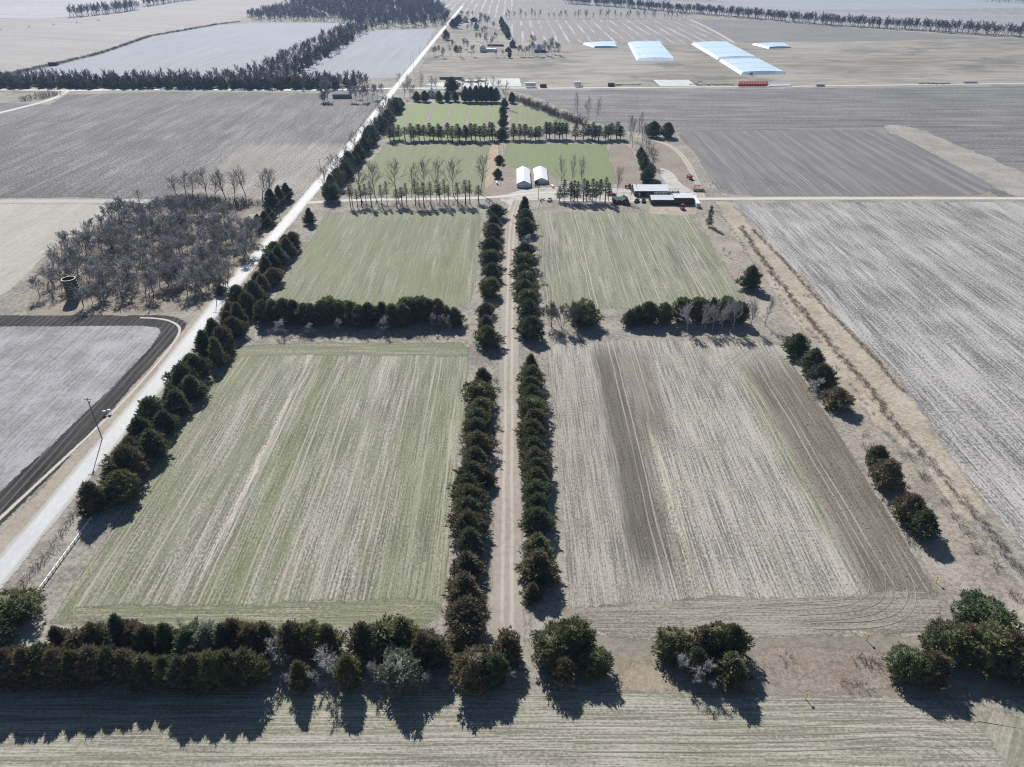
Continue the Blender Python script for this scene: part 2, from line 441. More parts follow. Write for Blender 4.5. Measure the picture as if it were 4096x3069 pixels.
# --- big stubble fields left of the road and right of the farm
M['corn'] = field_mat("corn_stubble", (0.070, 0.066, 0.064), (0.30, 0.287, 0.283), None, ang=0.0, row=0.8, band=9, patch=60, speck=0.9, lo=.46, hi=.60, rough=0.85, spec=0.25, w=(.25,.2,.15,.65), seed=7,
     bands=[(-205, -120, 8, (0.36, 0.3280, 0.285), 0.55, 330, 560)])
sheet("corn_stubble_field", [(-900,372),(200,420),(266,380),(700,366),(1290,374),(1500,378),(1555,395),(1420,545),(1205,808),(1130,812),(600,800),(300,790),(-900,800)], M['corn'], "large speckled corn stubble field left of the gravel road", fr=2.0, step=8)
M['ew_stub'] = field_mat("ew_corn_stubble", (0.098, 0.094, 0.091), (0.275, 0.267, 0.258), None, ang=math.radians(90.5), row=1.1, band=8, patch=70, speck=0.7, lo=.42, hi=.60, w=(.35,.35,.15,.5), seed=8)
sheet("stubble_field", [(2040,362),(3100,356),(4500,342),(4700,790),(4000,790),(3540,520),(2680,532),(2560,535),(2380,490),(2140,385)], M['ew_stub'], "grey stubble field with rows across, right of the farmstead", fr=2.0, step=10)
M['plough'] = field_mat("dark_tilled_soil", (0.128, 0.123, 0.122), (0.215, 0.206, 0.203), None, ang=0.0, row=1.6, band=7, patch=50, speck=0.8, lo=.36, hi=.64, w=(.4,.4,.15,.25), seed=9, tracks=(10.0, 0.5, (0.38, 0.355, 0.335), 0.7))
sheet("pale_residue_strip", [(3520,508),(3570,496),(3660,510),(3850,590),(4200,730),(4200,800),(4040,785),(3800,660),(3620,560)], verge_mat("pale_residue", (0.20, 0.1896, 0.165),(0.42, 0.3997, 0.36), sc=.6, seed=5), "pale strip of corn litter along the tilled field", fr=7, rnd=1)
sheet("tilled_field", [(2705,530),(2900,524),(3300,520),(3545,520),(3750,625),(4045,780),(3500,784),(2990,784),(2880,770),(2830,700),(2790,620),(2740,570)], M['plough'], "dark tilled field with pale streaks behind the sheds", rnd=1, fr=1.5)
M['ns_stub'] = field_mat("ns_corn_stubble", (0.118, 0.112, 0.105), (0.46, 0.445, 0.425), None, ang=0.0, row=0.6, band=7, patch=45, speck=1.5, lo=.43, hi=.57, w=(.36,.24,.2,.55), seed=10)
sheet("stubble_field", [(2925,812),(4700,806),(5600,2600),(4300,2440),(4096,2195),(3845,1890),(3625,1562),(3325,1244),(3150,1050),(3015,912)], M['ns_stub'], "wide pale stubble field with rows running away, right of the ditch", fr=1.2, step=5)

# --- buff strip and ditch banks between the stubble and the groves
M['buff'] = verge_mat("buff_bunch_grass", (0.255, 0.2204, 0.170), (0.465, 0.4151, 0.335), (0.27, 0.2409, 0.20), sc=0.7, lo=.40, hi=.58, seed=1)
M['greyverge'] = verge_mat("grey_mown_verge", (0.20, 0.1824, 0.155), (0.335, 0.3126, 0.27), (0.36, 0.3382, 0.30), sc=0.45, seed=2)
sheet("tan_verge_strip", [(2785,862),(2850,850),(2930,930),(3170,1270),(3500,1690),(3860,2080),(4150,2420),(4250,2560),(3800,2470),(3660,2200),(3415,1813),(3205,1490),(3150,1385),(2990,1215)], verge_mat("tan_rough_verge", (0.185, 0.165, 0.138), (0.40, 0.360, 0.308), (0.30, 0.255, 0.20), sc=0.7, lo=.40, hi=.58, seed=12), "rough tan verge between the fallow field and the ditch", fr=2.5)
sheet("buff_grass_strip", [(2865,806),(2925,812),(3015,912),(3150,1050),(3325,1244),(3625,1562),(3845,1890),(3960,2060),(3860,2080),(3700,1860),(3500,1690),(3300,1460),(3170,1270),(3040,1080),(2930,930)], M['buff'], "buff bunch grass along the ditch", fr=3.5)
M['litter'] = verge_mat("leafy_ground", (0.17, 0.1537, 0.125), (0.31, 0.2767, 0.225), (0.27, 0.2204, 0.15), sc=0.5, seed=6)
sheet("grove_floor", [(2290,2545),(2640,2565),(3000,2550),(3690,2545),(3790,2500),(4300,2560),(4300,2790),(2900,2790),(2290,2740)], M['litter'], "rough ground under the scattered cedars", fr=1.6)
sheet("brush_patch", [(3000,2600),(3350,2590),(3640,2620),(3620,2740),(3350,2770),(3060,2750),(2990,2680)], verge_mat("reddish_litter", (0.15, 0.1281, 0.105),(0.36, 0.3126, 0.26),(0.25, 0.1794, 0.125), sc=0.9, seed=9), "reddish leaf litter between two cedar clumps", rnd=2, fr=2.2)
sheet("grass_patch", [(2480,2680),(2560,2640),(2660,2660),(2690,2740),(2620,2790),(2500,2770)], verge_mat("ochre_grass", (0.22, 0.1896, 0.135),(0.37, 0.3280, 0.25), sc=0.7, seed=4), "ochre patch of dry grass", rnd=2, fr=3.4)

# --- left of the road
M['left_grey'] = field_mat("worked_grey_field", (0.165, 0.158, 0.162), (0.365, 0.358, 0.378), None, ang=0.0, row=0.8, band=6, patch=14, speck=1.0, lo=.41, hi=.60, rough=0.8, spec=0.3, w=(.25,.25,.4,.35), seed=11, tracks=(11.0, 0.5, (0.42, 0.375, 0.335), .4))
sheet("worked_field", [(-1500,1290),(560,1300),(640,1305),(655,1325),(635,1370),(470,1560),(330,1700),(0,1990),(-1500,3200)], M['left_grey'], "grey worked field inside the black soil border", fr=1.6)
M['black'] = field_mat("black_soil", (0.022, 0.0220, 0.021), (0.070, 0.0697, 0.066), None, ang=0.0, row=0.7, band=2.5, patch=20, speck=0.8, lo=.36, hi=.66, w=(.3,.4,.15,.35), bumps=0.8, rough=.9, spec=.1, seed=12, tracks=(2.4, 0.3, (0.15, 0.145, 0.14), .55))
way("black_soil_border", [(-900,1288),(0,1284),(400,1283),(600,1281),(680,1290),(700,1318),(665,1375),(545,1508),(403,1652),(182,1862),(-170,2190)], 9.5, M['black'], "freshly turned black soil border curving beside the road", fr=0.9, smooth=3)
M['left_pale'] = field_mat("left_pale_field", (0.31, 0.2921, 0.255), (0.46, 0.4407, 0.395), None, ang=0.0, row=1.4, band=12, patch=30, speck=0.4, lo=.34, hi=.68, rough=0.85, spec=0.25, seed=13)
sheet("pale_field", [(-1200,812),(0,816),(470,818),(512,838),(490,862),(300,935),(160,1040),(100,1110),(0,1190),(-1200,1700)], M['left_pale'], "pale grassy field behind the leafless wood", rnd=1, fr=1.6)
M['wood_floor'] = verge_mat("wood_floor", (0.17, 0.1486, 0.125), (0.34, 0.3024, 0.25), (0.36, 0.2972, 0.22), sc=0.35, seed=7)
sheet("wood_floor", [(110,1260),(150,1080),(300,950),(520,830),(700,800),(1150,812),(1180,840),(1000,1050),(860,1235),(500,1262)], M['wood_floor'], "leaf-strewn floor of the leafless wood", fr=2.0)
sheet("tan_grass", [(500,838),(700,800),(640,860),(560,880)], M['buff'], "tan grass corner beside the wood", rnd=1, fr=1.5)
M['tanverge'] = verge_mat("tan_road_verge", (0.27, 0.2306, 0.185), (0.42, 0.3741, 0.31), (0.33, 0.2562, 0.19), sc=0.45, seed=8)
way("road_verge", [(-330,2560),(65,2120),(326,1822),(575,1535),(740,1350),(890,1160),(1005,1020),(1120,880)], 6.0, M['tanverge'], "tan grass verge along the gravel road", fr=0.8, smooth=0)

# --- green and fallow fields of the farm
M['f1'] = field_mat("winter_wheat_thin", SOIL, STRAW, GREEN, row=0.42, band=4.0, patch=26, speck=1.9, lo=.42, hi=.57, gt=(.44, .56), gamt=.68, seed=14, w=(.42,.2,.14,.55),
     bands=[(-70, -63, 2.2, (0.135, 0.1640, 0.066), .45, 90, 232), (-59, -56, 2, (0.135, 0.1589, 0.07), .3, 90, 232), (-75.6, -74.2, .7, (0.47, 0.4202, 0.36), .8, 120, 235), (-48, -44, 2.5, (0.46, 0.4254, 0.36), .25, 100, 235), (-33, -16, 5, (0.175, 0.1947, 0.11), .5, 105, 235), (-110, -92, 5, (0.17, 0.1845, 0.10), .35, 100, 235)],
     tracks=(9.0, 0.35, (0.48, 0.4305, 0.36), .55))
sheet("wheat_field", [(196,2496),(870,1476),(920,1405),(990,1380),(1300,1372),(1840,1372),(1876,1395),(1872,1500),(1805,2052),(1780,2380),(1745,2480),(1690,2505),(700,2514)], M['f1'], "thin green wheat field left of the lane in front", fr=0.9, step=3)
M['head'] = field_mat("wheat_headland", SOIL, (0.40, 0.3741, 0.29), GREEN, ang=math.radians(90), row=0.42, band=3.0, patch=22, speck=1.9, lo=.42, hi=.57, gt=(.40, .56), gamt=.8, seed=15)
sheet("headland", [(250,2496),(300,2432),(1750,2400),(1765,2440),(1735,2488),(1690,2505),(700,2513)], M['head'], "greener headland strip along the front of the wheat", fr=2.4, step=3)
sheet("headland", [(915,1420),(950,1385),(1300,1372),(1840,1372),(1874,1395),(1868,1425),(1300,1420),(980,1425)], M['head'], "greener headland strip at the back of the front wheat", fr=2.0, step=3)
GREY2, PALE2 = (0.150, 0.140, 0.120), (0.445, 0.418, 0.370)
M['f2'] = field_mat("fallow_with_tilled_strips", GREY2, PALE2, (0.155, 0.1691, 0.085), row=0.42, band=4.0, patch=30, speck=1.9, lo=.42, hi=.57, gt=(.52, .62), gamt=.45, seed=16, w=(.42,.18,.16,.55),
     bands=[(13, 30, 4, (0.225, 0.207, 0.175), .35, 105, 232), (40, 51, 2, (0.155, 0.135, 0.112), .75, 178, 236), (30, 40, 1.6, (0.100, 0.088, 0.074), .88, 122, 236), (40, 43, 1.2, (0.17, 0.15, 0.125), .6, 118, 190), (43, 44.5, .6, (0.44, 0.405, 0.31), .55, 115, 185), (84.5, 125, 2.4, (0.138, 0.119, 0.096), .85, 106, 224), (81, 84, 1, (0.16, 0.175, 0.085), .5, 130, 224)],
     tracks=(7.5, 0.3, (0.50, 0.4612, 0.40), .5))
sheet("fallow_field", [(2188,1390),(2240,1372),(2600,1362),(3080,1372),(3140,1395),(3195,1490),(3400,1813),(3640,2200),(3755,2403),(3768,2470),(3700,2528),(3300,2540),(3000,2545),(2620,2553),(2400,2538),(2310,2490),(2278,2420),(2253,2052)], M['f2'], "fallow field with dark tilled strips right of the lane", fr=0.9, step=3)
M['head2'] = field_mat("fallow_headland", (0.140, 0.128, 0.108), (0.345, 0.318, 0.272), (0.150, 0.160, 0.088), ang=math.radians(90), row=0.42, band=2.6, patch=20, speck=1.9, lo=.42, hi=.58, gt=(.52, .64), gamt=.4, seed=17)
sheet("headland", [(2282,2430),(2700,2400),(3350,2390),(3560,2360),(3740,2380),(3765,2460),(3700,2526),(3000,2543),(2620,2550),(2400,2535),(2312,2490)], M['head2'], "churned headland along the front of the fallow field", fr=2.4, step=3)
M['f3'] = field_mat("wheat_even", SOIL, (0.39, 0.3792, 0.29), (0.150, 0.1742, 0.085), row=0.5, band=5, patch=40, speck=1.5, lo=.42, hi=.58, gt=(.38, .54), gamt=.74, seed=18, tracks=(6.0, 0.16, (0.42, 0.4100, 0.33), .45))
sheet("wheat_field", [(1303,862),(1330,852),(1890,848),(1928,856),(1903,1125),(1880,1215),(1800,1232),(1080,1226),(1190,1050)], M['f3'], "even green wheat field left of the lane, behind the first conifer row", fr=0.9, step=3)
M['f4'] = field_mat("wheat_pale", SOIL, (0.42, 0.4049, 0.32), (0.155, 0.1722, 0.09), row=0.5, band=6, patch=40, speck=1.5, lo=.42, hi=.57, gt=(.40, .56), gamt=.68, seed=19, tracks=(7.0, 0.22, (0.50, 0.4715, 0.39), .8))
sheet("wheat_field", [(2150,880),(2175,852),(2300,848),(2740,855),(2772,866),(2880,1040),(2985,1212),(2960,1232),(2400,1235),(2185,1225),(2160,1100)], M['f4'], "pale green wheat field right of the lane, in front of the sheds", fr=0.9, step=3)
M['f5'] = field_mat("wheat_bright", (0.13, 0.1209, 0.09), (0.335, 0.3382, 0.23), (0.155, 0.1896, 0.085), row=0.9, band=5, patch=40, speck=0.8, lo=.34, hi=.66, gt=(.32, .54), gamt=.8, seed=20)
sheet("wheat_field", [(1540,576),(1967,574),(1955,660),(1938,772),(1380,778),(1445,697)], M['f5'], "green field behind the tall bare trees of the driveway", fr=0.9)
M['f6'] = field_mat("wheat_bright_drilled", (0.13, 0.1209, 0.09), (0.34, 0.3434, 0.225), (0.155, 0.1999, 0.080), row=0.9, band=5, patch=40, speck=0.8, lo=.34, hi=.66, gt=(.28, .50), gamt=.85, seed=21)
sheet("wheat_field", [(2024,576),(2422,578),(2465,735),(2420,745),(2230,720),(2170,668),(2022,672)], M['f6'], "bright green field behind the two white hoop barns", fr=0.9)
M['f7'] = field_mat("wheat_lush", (0.15, 0.1435, 0.09), (0.33, 0.3485, 0.19), (0.19, 0.2409, 0.095), row=1.2, band=6, patch=50, speck=0.7, lo=.34, hi=.66, gt=(.22, .46), gamt=.85, seed=22)
sheet("wheat_field", [(1625,416),(2003,419),(1988,505),(1980,556),(1535,560),(1570,500)], M['f7'], "lush green field with brown strips before the white farmhouse", fr=0.9)
M['weedstrip'] = road_mat("weedy_strip", (0.20, 0.1742, 0.15),(0.27, 0.2460, 0.215),(0.22, 0.2050, 0.15), twotrack=False)
for i, (a, b_) in enumerate([((1650,430),(1610,500)), ((1737,418),(1690,520)), ((1810,420),(1772,520)), ((1885,422),(1858,520)), ((1960,424),(1945,520))]):
    way("weedy_strip", [a, b_], 3.2 if i else 2.0, M['weedstrip'], f"brown weedy strip, {ordw(i+1)} from the road, in the lush green field", fr=0.6)
M['f8'] = field_mat("wheat_dull", (0.15, 0.1435, 0.10), (0.33, 0.3280, 0.235), (0.165, 0.1999, 0.085), row=1.2, band=6, patch=40, speck=0.7, lo=.34, hi=.66, gt=(.36, .58), gamt=.8, seed=23)
sheet("wheat_field", [(2046,425),(2075,419),(2160,450),(2285,492),(2260,520),(2045,560)], M['f8'], "dull green wedge beside the diagonal hedge", fr=0.9)
M['f0'] = field_mat("front_drilled_field", (0.17, 0.160, 0.128), (0.42, 0.396, 0.335), (0.17, 0.1947, 0.09), ang=math.radians(90), row=0.36, band=2.4, patch=30, speck=1.9, lo=.42, hi=.57, gt=(.48, .60), gamt=.5, seed=24, w=(.5,.3,.12,.5), tracks=(2.6, 0.2, (0.16, 0.1640, 0.10), .55))
sheet("drilled_field", [(-700,2790),(0,2795),(900,2765),(2000,2760),(2700,2772),(3500,2790),(3700,2810),(3880,2880),(4020,3000),(4150,3200),(4150,3600),(-900,3700)], M['f0'], "drilled field with rows across along the bottom edge", fr=0.9, step=3)
sheet("grass_corner", [(3860,2860),(3960,2850),(4096,2880),(4300,2960),(4300,3300),(4120,3200),(3990,3000)], field_mat("green_corner", (0.18, 0.1691, 0.13),(0.40, 0.3792, 0.31),(0.165, 0.1896, 0.10), ang=math.radians(40), row=.8, band=3, gt=(.46,.60), gamt=.6, seed=25), "greenish turning corner of the drilled field", rnd=1, fr=2.4)

# --- yard, roads, lane
M['yard'] = verge_mat("packed_yard_gravel", (0.33, 0.3075, 0.275), (0.52, 0.5022, 0.46), (0.27, 0.2409, 0.20), sc=0.35, lo=.3, hi=.6, seed=3)
M['dirt'] = verge_mat("bare_yard_dirt", (0.20, 0.1691, 0.14), (0.34, 0.2972, 0.255), (0.30, 0.2152, 0.17), sc=0.5, seed=4)
sheet("yard_dirt", [(1965,580),(2020,580),(2022,672),(2170,672),(2225,715),(2235,760),(2060,785),(1930,790),(1945,690)], M['dirt'], "bare dirt round the white hoop barns", fr=1.5, rnd=1)
sheet("ochre_grass", [(1958,585),(1998,578),(1985,720),(1945,760),(1938,740)], verge_mat("ochre_verge", (0.33, 0.2562, 0.17),(0.45, 0.3792, 0.28), sc=0.5, seed=5), "ochre dead grass beside the hoop barns", fr=1.2, rnd=1)
sheet("yard_dirt", [(2430,580),(2510,570),(2560,690),(2640,740),(2640,775),(2470,770),(2465,720)], M['dirt'], "dirt plot behind the brown barn", fr=1.5, rnd=1)
sheet("yard_dirt", [(2590,560),(2660,575),(2730,620),(2770,700),(2810,780),(2680,770),(2620,650)], M['dirt'], "dirt lot with parked machinery", fr=1.5, rnd=1)
sheet("grass_strip", [(2590,832),(2640,828),(2790,830),(2800,850),(2740,862),(2600,856)], M['buff'], "ochre grass strip before the sheds", fr=1.2, rnd=1)
sheet("gravel_yard", [(2045,770),(2110,755),(2260,748),(2480,752),(2540,768),(2560,800),(2620,806),(2560,812),(2300,806),(2130,800),(2080,815),(2060,850),(2030,850),(2040,815),(1990,800)], M['yard'], "pale gravel yard before the barns", fr=1.4, rnd=1)
sheet("gravel_yard", [(2640,668),(2690,690),(2720,735),(2800,780),(2830,800),(2700,800),(2660,775),(2670,740),(2640,700)], M['yard'], "pale gravel behind the sheds", fr=1.4, rnd=1)
M['track'] = road_mat("dirt_track", (0.45, 0.4100, 0.35),(0.36, 0.3229, 0.27),(0.29, 0.2562, 0.21), tw=(.22,.2))
way("dirt_track", [(2810,790),(2790,730),(2745,640),(2690,585),(2610,558),(2540,545)], 5.0, M['track'], "dirt track curving up behind the sheds")
M['gravel'] = road_mat("white_gravel", (0.56, 0.565, 0.57),(0.47, 0.475, 0.475),(0.34, 0.322, 0.295), twotrack=False, rough=.7, spec=.35)
M['gravel2'] = road_mat("driveway_gravel", (0.58, 0.5637, 0.51),(0.49, 0.4715, 0.43),(0.36, 0.3280, 0.285), twotrack=False)
way("driveway", [(1225,812),(1300,808),(1420,800),(1700,797),(1960,792),(2060,780),(2150,770),(2300,770)], 5.0, M['gravel2'], "gravel driveway leading past the tall bare trees")
way("driveway", [(2240,802),(2450,803),(2560,803)], 3.6, M['gravel2'], "narrow gravel way along the pine row")
way("farm_road", [(2700,796),(2830,796),(3300,794),(4096,794),(5200,796)], 5.5, M['gravel2'], "straight pale farm road running off past the sheds", smooth=0)
M['white_pad'] = verge_mat("concrete_pad", (0.50, 0.5125, 0.50),(0.64, 0.6560, 0.63), sc=0.1, seed=2)
sheet("gravel_pad", [(1860,318),(2078,313),(2085,345),(1770,348),(1700,338)], M['white_pad'], "pale concrete pad at the crossroads", fr=1.5)
sheet("concrete_pad", [(2612,320),(2755,320),(2785,344),(2640,345)], M['white_pad'], "cream concrete pad beside the far road", fr=1.0)
way("county_road", [(-900,366),(0,360),(266,362),(700,357),(1297,361),(1600,353)], 8.5, M['gravel'], "white gravel county road crossing on the far left side", fr=1.0, smooth=0)
way("county_road", [(1570,354),(1900,352),(2200,353),(3168,346),(4096,334),(5200,320)], 7.0, M['gravel'], "gravel county road crossing on the far right side", fr=1.0, smooth=0)
way("farm_track", [(270,362),(215,398),(0,452),(-300,520)], 7.0, M['gravel2'], "gravel track branching off to the corn stubble")
way("gravel_road", [(-700,3148),(0,2290),(655,1500),(932,1140),(1106,935),(1212,810),(1440,535),(1576,359),(1700,205),(1808,74),(1850,24)], 7.2, M['gravel'], "bright white gravel road running away on the left", fr=0.8, smooth=0)
M['lane'] = road_mat("grassy_lane", (0.44, 0.400, 0.350),(0.36, 0.325, 0.278),(0.28, 0.250, 0.210), tw=(.17,.13))
way("grass_lane", [(2025,2620),(2029,2440),(2029,2269),(2032,1830),(2036,1400),(2042,1000),(2052,880),(2062,840),(2075,800)], lambda t: 7.5 - 2.6*max(0, (t-.75)/.25), M['lane'], "two-track grass lane between the cedar rows", fr=0.8, smooth=1)

# --- wheel tracks and worn lines on the fields
M['rut'] = road_mat("dark_wheel_rut", (0.17, 0.1558, 0.13),(0.21, 0.1947, 0.162),(0.25, 0.2337, 0.195), twotrack=False)
M['palerut'] = road_mat("pale_wheel_rut", (0.38, 0.3587, 0.305),(0.33, 0.3126, 0.262),(0.28, 0.2665, 0.22), twotrack=False)
def ruts(pts, m_, label, gap=.9, w=.2):
    P = [Vector((*G(*q), 0)) for q in pts]
    for _ in range(3):
        q = [P[0]]
        for a, b2 in zip(P, P[1:]): q += [a.lerp(b2, .25), a.lerp(b2, .75)]
        q.append(P[-1]); P = q
    for k, side_ in ((-1, "inner"), (1, "outer")):
        L2 = []
        for i in range(len(P)):
            t = (P[min(i+1, len(P)-1)]-P[max(i-1, 0)]).normalized(); L2.append((P[i].x+t.y*gap*k, P[i].y-t.x*gap*k))
        way("wheel_rut", L2, w, M[m_], f"{side_} {label}", fr=.10, smooth=0, world_pts=True)
for pts, m_, lab in [
    ([(2640,1735),(2655,1772),(2740,1800),(2840,1790),(2890,1760),(2895,1730)], 'rut', "wheel rut of the turning loop in mid fallow field"),
    ([(2620,1470),(2760,1455),(2900,1440),(3000,1395)], 'rut', "wheel rut crossing the far end of the fallow field"),
    ([(2600,1430),(2760,1470),(2880,1480),(3010,1440),(3060,1390)], 'palerut', "pale rut weaving across the far end of the fallow field"),
    ([(2990,1400),(2900,1470),(2850,1560),(2835,1680)], 'rut', "wheel rut bending away from the far end of the fallow field"),
    ([(3080,1400),(3000,1450),(2960,1500),(3010,1560),(3060,1640)], 'palerut', "pale rut at the dark strip's far end"),
    ([(2290,2250),(2300,2400),(2380,2480),(2500,2480),(2560,2420),(2570,2330)], 'palerut', "pale turning rut at the fallow field's lane corner"),
    ([(2500,2330),(2490,2430),(2570,2500),(2720,2490),(2900,2440)], 'rut', "wheel rut sweeping along the fallow headland"),
    ([(2560,2300),(2620,2440),(2780,2450),(3100,2410),(3350,2400)], 'palerut', "pale rut running along the fallow headland"),
    ([(3330,2050),(3450,2260),(3470,2360),(3400,2410),(3200,2425)], 'palerut', "pale rut rounding the fallow field's ditch corner"),
    ([(3480,2150),(3560,2300),(3560,2410),(3450,2460),(3200,2475)], 'rut', "wheel rut rounding the fallow field's ditch corner"),
    ([(3560,2180),(3650,2340),(3640,2450),(3520,2500),(3250,2505)], 'palerut', "outermost pale rut at the fallow field's ditch corner"),
    ([(480,2180),(300,2420),(330,2470),(460,2485),(700,2480)], 'palerut', "pale rut turning at the wheat field's road corner"),
    ([(1720,2250),(1690,2400),(1620,2455),(1480,2475),(1300,2480)], 'palerut', "pale rut turning at the wheat field's lane corner"),
    ([(1650,2250),(1610,2390),(1540,2450),(1400,2500)], 'rut', "dark rut turning at the wheat field's lane corner"),
    ([(900,1470),(960,1405),(1060,1390),(1300,1388)], 'palerut', "pale rut round the wheat field's far road corner"),
    ([(1840,1560),(1845,1440),(1790,1400),(1650,1392)], 'palerut', "pale rut round the wheat field's far lane corner"),
    ([(2190,1220),(2175,1000),(2190,880),(2260,862),(2400,860)], 'palerut', "pale rut along the lane side of the pale wheat"),
    ([(1340,866),(1420,862),(1700,862),(1890,864)], 'palerut', "pale rut along the back of the even wheat"),
    ([(2700,2860),(3200,2862),(3650,2850),(3830,2880),(3960,2980)], 'rut', "dark drill line bending at the bottom field's corner"),
    ([(2300,2920),(3200,2925),(3600,2900),(3800,2915),(3930,3010)], 'rut', "second dark drill line bending at the bottom field's corner"),
    ([(2300,2990),(3200,2990),(3600,2960),(3780,2975),(3900,3060)], 'rut', "third dark drill line bending at the bottom field's corner"),
    ([(820,800),(500,815),(430,880),(200,1000),(0,1120)], 'palerut', "pale rut round the field behind the wood")]:
    ruts(pts, m_, lab)
way("silt_line", [(560,1271),(660,1276),(715,1300),(722,1330),(682,1392),(560,1535),(418,1685),(203,1885),(-12,2085)], 1.1, M['gravel2'], "pale line along the black soil border", fr=.3)
way("pale_headland", [(-300,806),(200,806),(520,806),(800,806),(1100,812)], 9.0, road_mat("pale_turned_headland", (0.44, 0.4305, 0.40),(0.38, 0.3690, 0.345),(0.33, 0.3177, 0.29), tw=(.2,.15)), "pale driven headland below the corn stubble", fr=1.5)

# ------------------------------------------------------------------ tree prototypes
def rnd_unit(r):
    a = r.uniform(0, 2*math.pi); z = r.uniform(-1, 1); q = math.sqrt(1-z*z)
    return np.array((q*math.cos(a), q*math.sin(a), z))
class TM:
    """triangle soup"""
    def __init__(s): s.V, s.F, s.n = [], [], 0
    def add(s, V, F):
        s.V.append(np.asarray(V, float)); s.F.append(np.asarray(F, int) + s.n); s.n += len(V)
    def arr(s): return np.concatenate(s.V), np.concatenate(s.F)
    def tube(s, pts, rad, k=4):
        m = len(pts); V = []
        for i in range(m):
            d = pts[min(i+1, m-1)] - pts[max(i-1, 0)]; d = d/(np.linalg.norm(d)+1e-9)
            a = np.cross(d, (0.31, 0.77, 0.55)); a /= np.linalg.norm(a)+1e-9; b = np.cross(d, a)
            for j in range(k):
                t = 2*math.pi*j/k
                V.append(pts[i] + (a*math.cos(t)+b*math.sin(t))*rad[i])
        F = []
        for i in range(m-1):
            for j in range(k):
                p, q = i*k+j, i*k+(j+1)%k
                F += [(p, q, q+k), (p, q+k, p+k)]
        s.add(V, F)
    def blades(s, P, D, L, W, rs):
        """one thin triangle per row: root P, direction D, length L, half width W"""
        N = len(P)
        R = rs.normal(size=(N, 3)); S = np.cross(D, R); S /= np.linalg.norm(S, axis=1, keepdims=True)+1e-9
        V = np.stack([P - S*W[:, None], P + S*W[:, None], P + D*L[:, None]], axis=1).reshape(-1, 3)
        s.add(V, np.arange(3*N).reshape(-1, 3))

def unit(A): return A/(np.linalg.norm(A, axis=1, keepdims=True)+1e-9)

